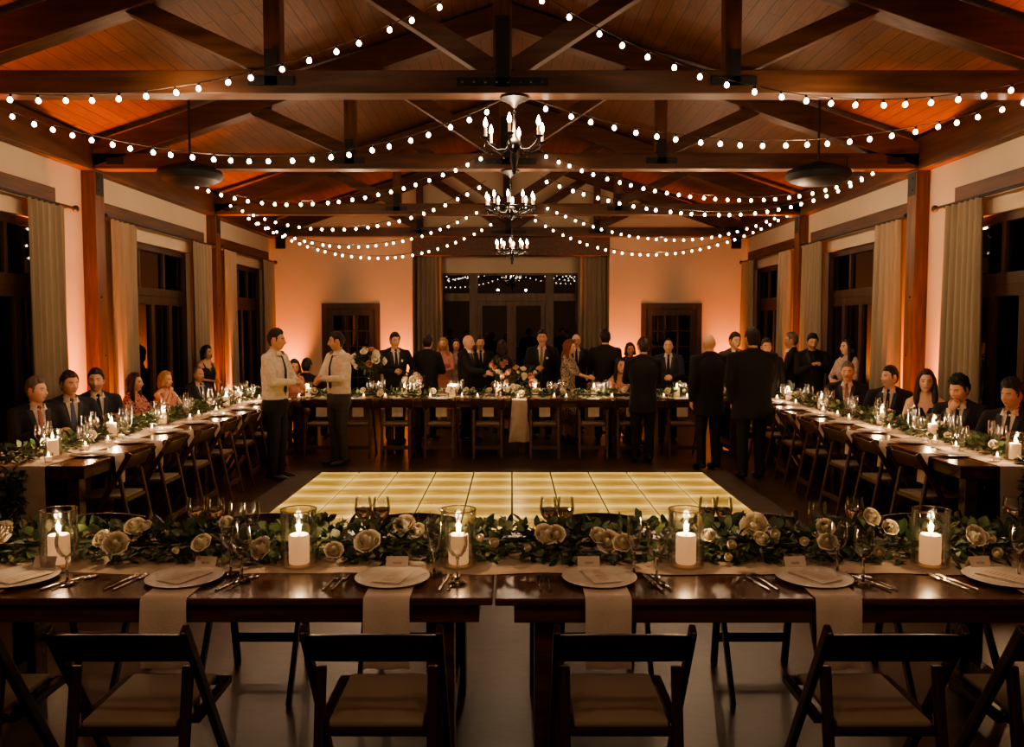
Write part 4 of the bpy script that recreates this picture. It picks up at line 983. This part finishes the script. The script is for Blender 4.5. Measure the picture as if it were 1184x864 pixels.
# ------------------------------------------------------------------ foreground table dressing
FHUR = [atz(px, 661, H) for px in (58, 341, 529, 797, 1085)]
for p in FHUR: p.y = max(3.34, min(3.50, p.y + .07))
hl = ['at the left edge of the near table', 'second from left on the near tables', 'in the middle, beside the table gap', 'second from right on the near tables', 'at the right end of the near table']
for p, t in zip(FHUR, hl):
    HUR((p.x, p.y, H + .003), 0, 'clear glass hurricane vase %s' % t, 'vase', 'hurricane vases on the near tables')
    CAN((p.x, p.y, H + .016), 0, 'lit ivory pillar candle in the vase %s' % t, 'candle', 'pillar candles on the near tables')
rn = MB(); vs = []; nx = 90
for i in range(nx + 1):
    x = -2.45 + 4.78 * i / nx
    for (y, z) in ((3.265 + .012 * math.sin(x * 6) + .007 * math.sin(x * 17), H + .001), (3.265 + .012 * math.sin(x * 6) + .007 * math.sin(x * 17) + .004, H + .0035), (3.8 + .01 * math.sin(x * 5), H + .0035), (3.8 + .01 * math.sin(x * 5), H + .001)): vs.append((x, y, z))
rn.add(vs, [(i * 4 + k, i * 4 + k + 1, i * 4 + k + 5, i * 4 + k + 4) for i in range(nx) for k in range(3)])
tag(rn.build('table_runner', M['runner'], None, 60), 'cream cloth runner under the garland on the near tables', 'table runner')
gpath = [V((-2.42 + 4.72 * i / 30, 3.545 + .02 * math.sin(i * 1.3), H + .055 + .012 * math.sin(i * 2.1))) for i in range(31)]
g = empty('greenery_garland', (0, 0, 0), 0, 'long leafy garland with cream roses lying along the near tables', 'garland')
fl = foliage(gpath, 3600, .175, .068, 11, 1.0, .42); fl = keep_clear(fl, FHUR, .088); fl = keep_clear(fl, [V((atz(px, 677, H).x + d, 3.30, H)) for px, d in ((10, .03), (206, .035), (451, 0), (695, -.03), (948, -.03), (1172, -.02))], .070)
for v in fl.v: v.z = max(H + .006, v.z)
fl.build('foliage', LM, g, 180)
RP = [(6, 624, 1.3, 2), (135, 633, 1.1, 2), (122, 626, .9, 0), (158, 613, 1.0, 0), (170, 612, .8, 1), (236, 632, .95, 0), (262, 607, .8, 1), (307, 636, 1.05, 0), (298, 634, .8, 1), (386, 640, 1.0, 1), (427, 632, 1.25, 0), (469, 612, 1.05, 2), (484, 616, .9, 1), (557, 625, .8, 3), (569, 632, .95, 3), (628, 624, 1.1, 2), (642, 620, .9, 0), (690, 623, 1.0, 1), (704, 628, 1.1, 0), (721, 632, 1.1, 1), (843, 634, .9, 3), (840, 648, .8, 3), (874, 612, 1.3, 2), (878, 627, .95, 1), (893, 620, 1.0, 3), (930, 630, .9, 3), (957, 630, 1.0, 1), (953, 612, .9, 0), (1017, 641, 1.1, 3), (1027, 612, .9, 1), (1122, 622, 1.0, 2), (1133, 623, .8, 1), (1142, 626, .9, 3), (1152, 641, 1.0, 3), (1004, 600, .9, 0), (820, 622, .8, 1), (352, 628, .7, 3), (608, 636, .7, 3), (205, 640, .7, 3), (764, 640, .8, 3)]
for px, py, s_, k in RP:
    Y = 3.31 if py > 628 else 3.40 if py > 618 else 3.52
    p = at(px, py, Y); add_rose(g, (p.x, p.y, max(H + .03, p.z)), s_, k=k, lean=(random.uniform(-.6, .6), -1, random.uniform(.5, 1.5)))
# place settings
SET = [(10, 'cut by the left edge of the photo'), (206, 'in front of the leftmost whole chair'), (451, 'left of the table gap'), (695, 'right of the table gap'), (948, 'in front of the rightmost whole chair'), (1172, 'cut by the right edge of the photo')]
NPATH = [(3.24, H + .002), (3.10, H + .002), (3.00, H + .002), (2.968, H + .003), (2.958, H - .006), (2.954, H - .05), (2.950, H - .12), (2.95, H - .19), (2.952, H - .26)]
for k, (px, t) in enumerate(SET):
    p = atz(px, 677, H); x = p.x; y = 3.185
    drape('napkin', NPATH, .17, 'white napkin hanging under the plate %s' % t, 'hanging napkins at the near tables').location = (x + (.01 if 0 < k < 5 else -.06 if k == 0 else .06), 0, 0)
    PLATE((x, y, H + .005), 0, 'white dinner plate %s' % t, 'plate', 'dinner plates on the near tables')
    rz = [-.55, -.5, -.28, .18, .42, .6][k]
    MENU((x + [.02, .0, .0, .0, 0, 0][k], y - .005, H + .0145), rz, 'printed menu card lying on the plate %s' % t, 'menu card', 'menu cards on the near tables')
    PLACE((x + [.03, .035, -.0, -.03, -.03, -.02][k], y + .105 if False else 3.325, H + .004), [0, -.12, 0, 0, .1, .12][k], 'white folded place card behind the plate %s' % t, 'place card', 'place cards on the near tables')
    for q, dx in enumerate((-.235, -.20)):
        FORK((x + dx, y - .03, H + .001), [-.25, -.22, -.12, .0, .22, .3][k] , '%s silver fork left of the plate %s' % (('outer', 'inner')[q], t), 'fork', 'forks on the near tables')
    KNIFE((x + .205, y - .03, H + .001), [-.42, -.34, -.10, .2, .36, .4][k], 'silver knife right of the plate %s' % t, 'knife', 'knives on the near tables')
    SPOON((x + .24, y - .03, H + .001), [-.42, -.34, -.10, .2, .36, .4][k], 'silver spoon right of the plate %s' % t, 'spoon', 'spoons on the near tables')
G1 = [(78, 675, WINE, 'at the left end, in front of the first candle vase'), (280, 672, WINE, 'in front of the garland, left of the second candle vase'), (267, 664, WINE, 'close behind another glass left of the second candle vase'), (502, 664, FLUTE, 'beside the middle candle vase'), (529, 675, WINE, 'in front of the middle candle vase'), (759, 675, WINE, 'left of the fourth candle vase, nearer one'), (733, 664, FLUTE, 'behind the place setting right of the gap'), (998, 675, WINE, 'left of the last candle vase, nearer one'), (968, 664, WINE, 'behind the rightmost whole setting'), (1178, 668, WINE, 'at the right edge of the photo')]
for px, py, K, t in G1:
    p = atz(px, py, H + .003); K((p.x, min(p.y, 3.35), H + .004), 0, 'clear stemmed glass %s' % t, 'glass', 'stemmed glasses on the near side of the near tables')
G2 = [(226, 584, WATER), (249, 580, WATER), (290, 602, WINE), (275, 601, WINE), (420, 579, WATER), (441, 578, WATER), (634, 580, WATER), (654, 579, WATER), (818, 580, WATER), (837, 580, WATER), (988, 580, WATER), (945, 603, WINE), (1170, 592, WATER)]
for q, (px, py, K) in enumerate(G2):
    p = at(px, py, 3.76 if py < 600 else 3.62); K((p.x, p.y, H + .004), 0, '%s stemmed glass from the left on the far side of the near garland' % ORD[q], 'glass', 'stemmed glasses behind the near garland')

# ------------------------------------------------------------------ side and back tables
def pt(s_, y, off): return V((TX[s_] + s_ * off, y, H))
SIDE_H = {-1: [(50, 515), (131, 499), (183, 485), (258, 466), (279, 460)], 1: [(1174, 514), (1077, 500), (1019, 484), (951, 468), (915, 460)]}
for s_ in (-1, 1):
    nm = 'left' if s_ < 0 else 'right'; cx = TX[s_] + s_ * .50
    hs = []
    for k, (px, py) in enumerate(SIDE_H[s_]):
        Y = (cx) * F / (px - 592); p = V((cx + s_ * random.uniform(-.05, .05), Y, H + .004)); hs.append(p)
        HURF(p, 0, '%s candle vase from the camera on the %s table' % (ORD[k], nm), 'vase', 'hurricane vases on the %s table' % nm)
        CANF((p.x, p.y, p.z + .014), 0, '%s lit pillar candle from the camera on the %s table' % (ORD[k], nm), 'candle', 'pillar candles on the %s table' % nm)
    y0, y1 = 5.80, 12.15
    # runner with an end hanging over the near table end
    path = [(y1 - .1, H + .002), (9, H + .002), (y0 + .03, H + .002), (y0 - .004, H + .001), (y0 - .012, H - .02), (y0 - .016, H - .15), (y0 - .02, H - .30), (y0 - .024, H - .42)]
    drape('table_runner', path, .46, 'cream cloth runner along the %s table, hanging over its near end' % nm, None, 'runner', 'table runner', .008).location = (cx, 0, 0)
    path = [V((cx + s_ * (.10 + .03 * math.sin(i * 1.7)), y0 + .02 + (y1 - y0 - .15) * (i / 26), H + .045)) for i in range(27)]
    hang = [V((cx + s_ * .02, y0 - .06, H - .55)), V((cx + s_ * .01, y0 - .07, H - .25)), V((cx, y0 - .05, H - .02))]
    g = empty('greenery_garland', (0, 0, 0), 0, 'green garland along the %s table trailing over its near end' % nm, 'garland')
    f1 = keep_clear(foliage(path, 2300, .15, .055, 20 + s_, 1.0, .45), hs, .068)
    for v in f1.v: v.z = max(H + .006, v.z)
    f1.join(foliage(hang, 420, .09, .05, 31 + s_, 1.0, .5)); f1.build('foliage', LM, g, 180)
    for k in range(11):
        add_rose(g, (cx + s_ * random.uniform(-.08, .2), y0 + .5 + k * .55, H + random.uniform(.07, .10)), random.uniform(.75, 1.1), lean=(-s_ * .5, -1, random.uniform(.3, 1)))
    add_rose(g, (cx + s_ * .03, y0 - .14, H - .26), .8); add_rose(g, (cx, y0 - .11, H - .05), .7)
    vy = [6.0, 6.55, 6.9, 7.7, 8.6, 8.95, 9.4, 10.3, 11.0, 11.4]
    for k, y in enumerate(vy):
        VOT((cx - s_ * random.uniform(.12, .17), y, H + .004), 0, '%s small votive candle from the camera on the %s table' % (ORD[k], nm), 'votive candle', 'votive candles on the %s table' % nm)
    npath = [(-.20, H + .0035), (-.06, H + .0035), (.0, H + .004), (.010, H - .006), (.013, H - .06), (.015, H - .15), (.016, H - .22)]
    n1 = drape('napkin', npath, .15, None, None, 'linen', 'napkin')
    n1m = n1.data; bpy.data.objects.remove(n1)
    for side in (0, 1):
        for k, y in enumerate(SY + [11.2]):
            off = .21 if side == 0 else .80; p = pt(s_, y, off); tt = '%s setting from camera, %s side of %s table' % (ORD[k], ('inner', 'wall')[side], nm)
            gp = 'on the %s side of the %s table' % (('inner', 'wall')[side], nm)
            PLATEF((p.x, p.y, H + .004), 0, 'white plate at the ' + tt, 'plate', 'plates ' + gp)
            if side == 0:
                o = link('napkin', n1m, None, (TX[s_], y, 0)); o.rotation_euler = (0, 0, PI / 2 if s_ > 0 else -PI / 2)
                o.rotation_euler.z = PI / 2 if s_ > 0 else -PI / 2
                tag(o, 'white napkin hanging at the ' + tt, 'napkin', 'napkins ' + gp)
            MENU((p.x, p.y, H + .0145), (PI / 2 if s_ < 0 else -PI / 2) + random.uniform(-.3, .3) + (PI if side else 0), 'menu card at the ' + tt, 'menu card', 'menu cards ' + gp)
            ins = 1 if side == 0 else -1
            for q, K in enumerate((GF1, GF2, GF3)):
                gy = y + .10 + .075 * q + random.uniform(-.015, .015); go = off + ins * (.13 + .03 * (q % 2)) + random.uniform(-.015, .015)
                K((TX[s_] + s_ * go, gy, H + .004), 0, 'clear stemmed glasses ' + gp, 'glass', 'glasses ' + gp)
# back table
BH = [356, 467, 523, 576, 619, 687, 783]
hs = []
for k, px in enumerate(BH):
    p = V(((px - 592) / F * 11.45, 11.45 + random.uniform(-.05, .05), H + .004)); hs.append(p)
    HURF(p, 0, '%s candle vase from the left on the back table' % ORD[k], 'vase', 'hurricane vases on the back table')
    CANF((p.x, p.y, p.z + .014), 0, '%s lit pillar candle from the left on the back table' % ORD[k], 'candle', 'pillar candles on the back table')
path = [V((-2.9 + 5.95 * i / 26, 11.42 + .04 * math.sin(i * 1.7), H + .045)) for i in range(27)]
g = empty('greenery_garland', (0, 0, 0), 0, 'green garland with white roses along the back table', 'garland')
f1 = keep_clear(foliage(path, 1900, .16, .06, 77, 1.05, .45), hs, .068)
for v in f1.v: v.z = max(H + .006, v.z)
f1.build('foliage', LM, g, 180)
for k in range(24): add_rose(g, (-2.8 + k * .245 + random.uniform(-.08, .08), 11.30 + random.uniform(-.06, .1), H + random.uniform(.06, .11)), random.uniform(.9, 1.3))
tag(MB().bb((-2.95, 11.30, H + .001), (3.1, 11.72, H + .004)).build('table_runner', M['runner']), 'cream cloth runner under the garland on the back table', 'table runner')
for k, px in enumerate([345, 420, 445, 497, 534, 552, 599, 641, 655, 708, 768, 795]):
    VOT(((px - 592) / F * 11.22, 11.22, H + .004), 0, '%s small votive candle from the left on the back table' % ORD[k], 'votive candle', 'votive candles on the back table')
for side in (0, 1):
    for k, x in enumerate(BX):
        gp = 'on the %s side of the back table' % ('near', 'far')[side]; y = 11.02 + .21 if side == 0 else 11.81
        tt = '%s setting from left, %s side of back table' % (ORD[k], ('near', 'far')[side])
        PLATEF((x, y, H + .004), 0, 'white plate at the ' + tt, 'plate', 'plates ' + gp)
        if side == 0:
            o = link('napkin', n1m, None, (x + .01, 11.012, 0)); o.rotation_euler.z = PI
            tag(o, 'white napkin hanging at the ' + tt, 'napkin', 'napkins ' + gp)
        ins = 1 if side == 0 else -1
        for q, K in enumerate((GF1, GF2, GF3)):
            K((x + .10 + .075 * q + random.uniform(-.015, .015), y + ins * (.14 + .03 * (q % 2)), H + .004), 0, 'clear stemmed glasses ' + gp, 'glass', 'glasses ' + gp)
# cloth draped at the joint of the back tables
dm = drape('tablecloth', [(11.2, H + .006), (11.04, H + .006), (11.005, H - .0), (10.998, H - .08), (10.99, H - .25), (10.985, H - .42), (10.98, H - .56)], .20, 'pale cloth hanging down between two back tables', None, 'runner', 'cloth', .03, flare=.8); dm.location.x = .10
# flower arrangements
def arrangement(px, py, Y, n, spread, label, tall=0):
    p = at(px, py, Y); o = empty('flower_arrangement', (p.x, Y, H), 0, label, 'flowers'); zc = p.z - H
    if tall: MB().lathe([(0, 0), (.06, 0), (.05, .02), (.018, .05), (.015, zc - .12), (.06, zc - .03), (.055, zc - .03), (0, zc - .1)], 18).build('vase', M['hglass'], o, 50)
    else: MB().lathe([(0, 0), (.05, 0), (.075, .05), (.07, .12), (.06, .14), (.055, .14), (0, .05)], 20).build('bowl', M['china'], o, 50)
    f = MB(); rnd = random.Random(px)
    for i in range(260):
        d = V((rnd.gauss(0, 1), rnd.gauss(0, 1), rnd.gauss(.1, .8))).normalized(); q = V((0, 0, zc)) + V((d.x * spread, d.y * spread, d.z * spread * .8)) * rnd.uniform(.5, .95)
        leaf(f, q, d + V((0, 0, .2)), V((rnd.random(), rnd.random(), 1)), rnd.uniform(.05, .10), rnd.uniform(.012, .022), rnd.choice((0, 1, 1, 2)))
    for i in range(10): f.tube([(0, 0, .06), V((rnd.uniform(-.7, .7) * spread, rnd.uniform(-.7, .7) * spread, zc))], .004, 5, m=3)
    f.build('foliage', LM, o, 180)
    for i in range(n):
        d = V((rnd.gauss(0, 1), rnd.gauss(-.7, .7), rnd.gauss(.3, .7))).normalized(); add_rose(o, V((0, 0, zc)) + V((d.x * spread, d.y * spread, d.z * spread * .8)) * .95, rnd.uniform(1.0, 1.5), pink=rnd.random() < .45, lean=d)
arrangement(601, 442, 11.75, 20, .26, 'large centrepiece of white and blush roses in the middle of the back table')
arrangement(478, 440, 11.85, 9, .12, 'narrow flower arrangement in front of the man with the drink', 1)
arrangement(426, 418, 11.9, 14, .20, 'tall arrangement of pale flowers behind the man with the cup', 1)
arrangement(577, 424, 12.1 if False else 11.9, 5, .10, 'small flowers on a tall stand left of the centrepiece', 1)
# things in hands
def held(key, i, label, kind='tumbler'):
    p = PEOPLE[key][1][i]
    if kind == 'tumbler':
        o = empty('drinking_glass', (p.x, p.y, p.z - .05), 0, label, 'glass'); pr = [(.027, 0), (.030, .01), (.034, .10)]
        MB().lathe([(0, 0)] + pr + [(.032, .10), (.027, .014), (0, .012)], 16).build('tumbler', M['hglass'], o, 50)
        MB().lathe([(0, .016), (.026, .016), (.029, .06), (0, .06)], 14).build('drink', mat('pale_drink', (.5, .35, .2), .2), o, 50)
    else:
        o = empty('phone', (p.x, p.y, p.z + .02), 0, label, 'phone'); MB().box((0, 0, 0), (.15, .009, .075), Matrix.Rotation(.5, 3, 'X')).build('body', M['black'], o, bevel=.004)
        MB().box((0, .006, .003), (.138, .002, .066), Matrix.Rotation(.5, 3, 'X')).build('screen', M['steel'], o)
held('W1', 1, 'small glass held by the man in white shirt on the left'); held('W2', 0, 'pale cup held by the man in white shirt and grey trousers')
held('S1', 1, 'glass held by the man with boutonniere left of the curtain'); held('S7', 1, 'glass held by the man with gold tie by the back door')
pa, pb = PEOPLE['S19'][1]; PEOPLE['S19'] = (PEOPLE['S19'][0], [(pa + pb) / 2], None); held('S19', 0, 'dark phone held in both hands by the bearded man', 'phone')
sb = PEOPLE['S8b']; gm = MB(); HM = sb[2]
for sx in (-1, 1): gm.tube([HM @ V((sx * .034 + .021 * math.cos(a), -.104, .010 + .017 * math.sin(a))) for a in [2 * PI * i / 16 for i in range(17)]], .003, 6); gm.tube([HM @ V((sx * .054, -.102, .012)), HM @ V((sx * .078, 0, .012))], .0025, 6)
gm.tube([HM @ V((-.014, -.108, .012)), HM @ V((.014, -.108, .012))], .003, 6)
tag(gm.build('eyeglasses', M['black']), 'thin eyeglasses worn by the bald older guest', 'glasses')

# ------------------------------------------------------------------ string lights
bulb_me = None
def bulb():
    m = MB(); m.lathe([(0, -.050), (.009, -.048), (.0165, -.040), (.019, -.030), (.0165, -.020), (.010, -.012), (.008, -.008)], 14, m=0)
    m.lathe([(.008, -.010), (.009, -.004), (.009, .012), (.005, .016), (0, .017)], 10, m=1); return m.mesh('bulb', [M['bulb'], M['black']], 60)
bulb_me = bulb()
STR = [((612, -8), (1010, 122), (1306, 62), 6.30, 6.30, 30), ((560, -18), (72, 117), (-150, 96), 6.30, 6.30, 31),
       ((618, 122), (890, 169), (1246, 96), 6.90, 6.90, 25), ((580, 122), (310, 187), (-90, 93), 6.90, 6.90, 23),
       ((623, 178), (868, 232), (1014, 199), 9.62, 10.3, 14), ((566, 179), (335, 237), (141, 170), 9.62, 10.0, 15),
       ((625, 208), (838, 249), (1004, 205), 10.02, 10.6, 14), ((562, 213), (385, 266), (262, 236), 10.1, 13.6, 13),
       ((627, 238), (782, 278), (902, 250), 13.6, 13.9, 10.5), ((557, 243), (405, 286), (268, 241), 13.6, 13.9, 10.5),
       ((614, 252), (750, 295), (916, 246), 14.0, 14.3, 10), ((573, 257), (437, 299), (270, 242), 14.0, 14.1, 10)]
SN = ['nearest overhead string of warm bulbs sweeping to the %s', 'string of warm bulbs from the nearest chandelier to the %s eave', 'string of warm bulbs from above the second chandelier to the %s column', 'string of warm bulbs from below the second truss to the %s eave', 'upper far string of warm bulbs before the %s back wall', 'lowest far string of warm bulbs before the %s back wall']
STRMID = []
for k, (S, Vx, E, Y0, Y1, sp) in enumerate(STR):
    o = empty('string_light', (0, 0, 0), 0, SN[k // 2] % (('right', 'left')[k % 2]), 'string light', 'festoon strings under the roof')
    dr = 1 if E[0] > S[0] else -1; k1 = (Vx[1] - S[1]) / (S[0] - Vx[0]) ** 2; k2 = (Vx[1] - E[1]) / (E[0] - Vx[0]) ** 2
    def pos(x):
        y = Vx[1] - (k1 if (x - Vx[0]) * dr < 0 else k2) * (x - Vx[0]) ** 2; t = (x - S[0]) / (E[0] - S[0]); return at(x, y, Y0 + (Y1 - Y0) * t)
    xs = [S[0] + (E[0] - S[0]) * i / 60 for i in range(61)]
    MB().tube([pos(x) + V((0, 0, .045)) for x in xs], .004, 5).build('cable', M['cable'], o, 180)
    x = S[0] + dr * sp * .6
    while (E[0] - x) * dr > 0:
        if -30 < x < 1215:
            p = pos(x + random.uniform(-.12, .12) * sp); q = link('bulb', bulb_me, o, p + V((0, 0, .03))); q.rotation_euler = (random.uniform(-.25, .25), random.uniform(-.25, .25), 0)
        x += dr * sp
    STRMID.append(pos((S[0] + E[0]) / 2))

# ------------------------------------------------------------------ chandeliers
CRY = MB().lathe([(0, -.05), (.007, -.042), (.010, -.030), (.003, -.012), (.001, 0), (0, 0)], 6).mesh('crystal_drop', M['stem'])
def chandelier(x, y, ztop, zarm, zbot, rad, n, label, ring):
    o = empty('chandelier', (x, y, 0), 0, label, 'chandelier')
    MB().lathe([(0, ztop), (.11, ztop), (.115, ztop - .02), (.08, ztop - .035), (.035, ztop - .06), (.012, ztop - .09), (0, ztop - .09)], 24).build('canopy', M['iron'], o, 50)
    c = MB(); z = ztop - .085; i = 0
    while z > zarm + .17:
        c.tube([(.011 * math.cos(a) * (i % 2) , .011 * math.cos(a) * (1 - i % 2), z - .014 + .019 * math.sin(a)) for a in [2 * PI * q / 10 for q in range(11)]], .0028, 5); z -= .028; i += 1
    c.build('chain', M['iron'], o, 180)
    MB().lathe([(0, zarm + .19), (.014, zarm + .18), (.012, zarm + .10), (.024, zarm + .07), (.016, zarm + .03), (.05, zarm + .0), (.062, zarm - .03), (.045, zarm - .07), (.02, zarm - .095), (.03, zarm - .12), (.034, (zarm + zbot) / 2 - .02), (.014, zbot + .05), (.02, zbot + .03), (.012, zbot + .012), (0, zbot)], 20).build('column', M['iron'], o, 60)
    if ring:
        MB().tube([(rad * math.cos(a), rad * math.sin(a), zarm - .02) for a in [2 * PI * i / 40 for i in range(41)]], .011, 8).build('ring', M['iron'], o, 180)
    for i in range(n):
        a = 2 * PI * (i + .35) / n; u = V((math.cos(a), math.sin(a), 0)); q = lambda r, z: u * r + V((0, 0, z))
        arm = MB().tube([q(.04, zarm - .02), q(rad * .30, zarm - .075), q(rad * .62, zarm - .085), q(rad * .9, zarm - .045), q(rad, zarm - .005)], .0075, 7).build('arm', M['iron'], o, 180)
        MB().lathe([(0, -.012), (.02, -.008), (.038, .004), (.04, .008), (0, .004)], 14, q(rad, zarm)).build('drip_pan', M['iron'], arm, 60)
        MB().lathe([(.011, .004), (.011, .085), (.004, .088), (0, .088)], 10, q(rad, zarm)).build('candle_sleeve', M['wax'], arm, 60)
        MB().lathe([(0, .086), (.010, .09), (.018, .110), (.014, .134), (.006, .156), (0, .168)], 10, q(rad, zarm)).build('bulb', M['candlebulb'], arm, 180)
        for t in (.45, 1.0): link('crystal_drop', CRY, arm, q(rad * t, zarm - .085 + .05 * (t == 1.0)))
chandelier(.018, 6.72, 3.60, 3.25, 2.98, .245, 6, 'nearest black iron chandelier with candle bulbs', False)
chandelier(-.02, 9.85, 3.60, 3.17, 3.03, .285, 10, 'second iron ring chandelier with candle bulbs', True)
chandelier(0, 13.8, 3.60, 3.03, 2.78, .265, 10, 'farthest iron ring chandelier with candle bulbs', True)

# ------------------------------------------------------------------ light
WARM = (1, .68, .42); ORG = (1, .235, .047); CANDLE = (1, .64, .36)
def uplight(x, y, tx, ty, e, spot=50, rad=.05, tz=3.4):
    o = light('uplight', 'SPOT', (x, y, .12), e, ORG, rad, spot, .9, (tx, ty, tz)); return o
UL = 470
for y in TY[1:4]:
    for dy in (-.30, .30):
        uplight(XL + .26, y + dy, XL + .06, y + dy * .55, UL * 1.5, 40); uplight(XR - .26, y + dy, XR - .06, y + dy * .55, UL * 1.5, 40)
        uplight(XL + .12, y + dy * 1.3, XL + .42, y + dy * 2.4, UL * 5.0, 34, tz=4.1); uplight(XR - .12, y + dy * 1.3, XR - .42, y + dy * 2.4, UL * 5.0, 34, tz=4.1)
for x in (-4.65, -2.45, 2.40, 4.5):
    uplight(x, YB - .26, x + (-.12 if x < -3 else .12 if x > 3 else .2 if x < 0 else -.2), YB - .01, UL * 2.4, 54)
for p in FHUR: light('candle_glow', 'POINT', (p.x, p.y, H + .175), 4.2, CANDLE, .012)
for s_ in (-1, 1):
    for px, py in SIDE_H[s_]:
        cx = TX[s_] + s_ * .5; light('candle_glow', 'POINT', (cx, cx * F / (px - 592), H + .17), 6.5, CANDLE, .012)
for px in BH: light('candle_glow', 'POINT', ((px - 592) / F * 11.45, 11.45, H + .17), 6.5, CANDLE, .012)
for s_ in (-1, 1):
    for y in (6.6, 8.0, 9.4, 10.9): light('votive_glow', 'POINT', (TX[s_] + s_ * .36, y, H + .11), 2.2, CANDLE, .02)
for x in (-2.2, -1.0, 0.1, 1.2, 2.4): light('votive_glow', 'POINT', (x, 11.16, H + .13), 2.2, CANDLE, .02)
for x, y in ((-1.7, 1.3), (1.7, 1.3), (-.6, .6), (.6, .6)): light('festoon_and_fill', 'POINT', (x, y, 3.3), 31, (1, .66, .42), .05)  # unseen fill lamps added overhead to brighten the near tables
for x in (-3.3, 3.4):
    for y in (6.7, 8.2, 9.9, 11.6): light('festoon_and_fill', 'POINT', (x, y, 3.15), 15, WARM, .04)  # extra fill lamps added above the side tables to lift the plates
for p in STRMID: light('festoon_and_fill', 'POINT', p - V((0, 0, .05)), 20, WARM, .04)
for y, z in ((6.72, 3.36), (9.85, 3.27), (13.8, 3.13)): light('chandelier_glow', 'POINT', (0, y - .05, z), 30, WARM, .05)
w = bpy.data.worlds.new('night'); sc.world = w; w.use_nodes = True
w.node_tree.nodes['Background'].inputs[0].default_value = (.010, .009, .012, 1); w.node_tree.nodes['Background'].inputs[1].default_value = .35

# ------------------------------------------------------------------ camera and view
cd = bpy.data.cameras.new('camera'); cd.sensor_width = 36; cd.lens = F / 1184 * 36; cd.clip_start = .05; cd.clip_end = 100
co = bpy.data.objects.new('camera', cd); col.objects.link(co); co.location = CAM; co.rotation_euler = (PI / 2 - TH, 0, 0); sc.camera = co
sc.view_settings.view_transform = 'AgX'; sc.view_settings.look = 'AgX - Medium High Contrast'; sc.view_settings.exposure = 0.0
sc.cycles.max_bounces = 7; sc.cycles.transparent_max_bounces = 40; sc.cycles.glossy_bounces = 4; sc.cycles.transmission_bounces = 8; sc.cycles.diffuse_bounces = 4
sc.cycles.sample_clamp_indirect = 3.0; sc.cycles.caustics_reflective = False; sc.cycles.caustics_refractive = False; sc.cycles.use_denoising = True
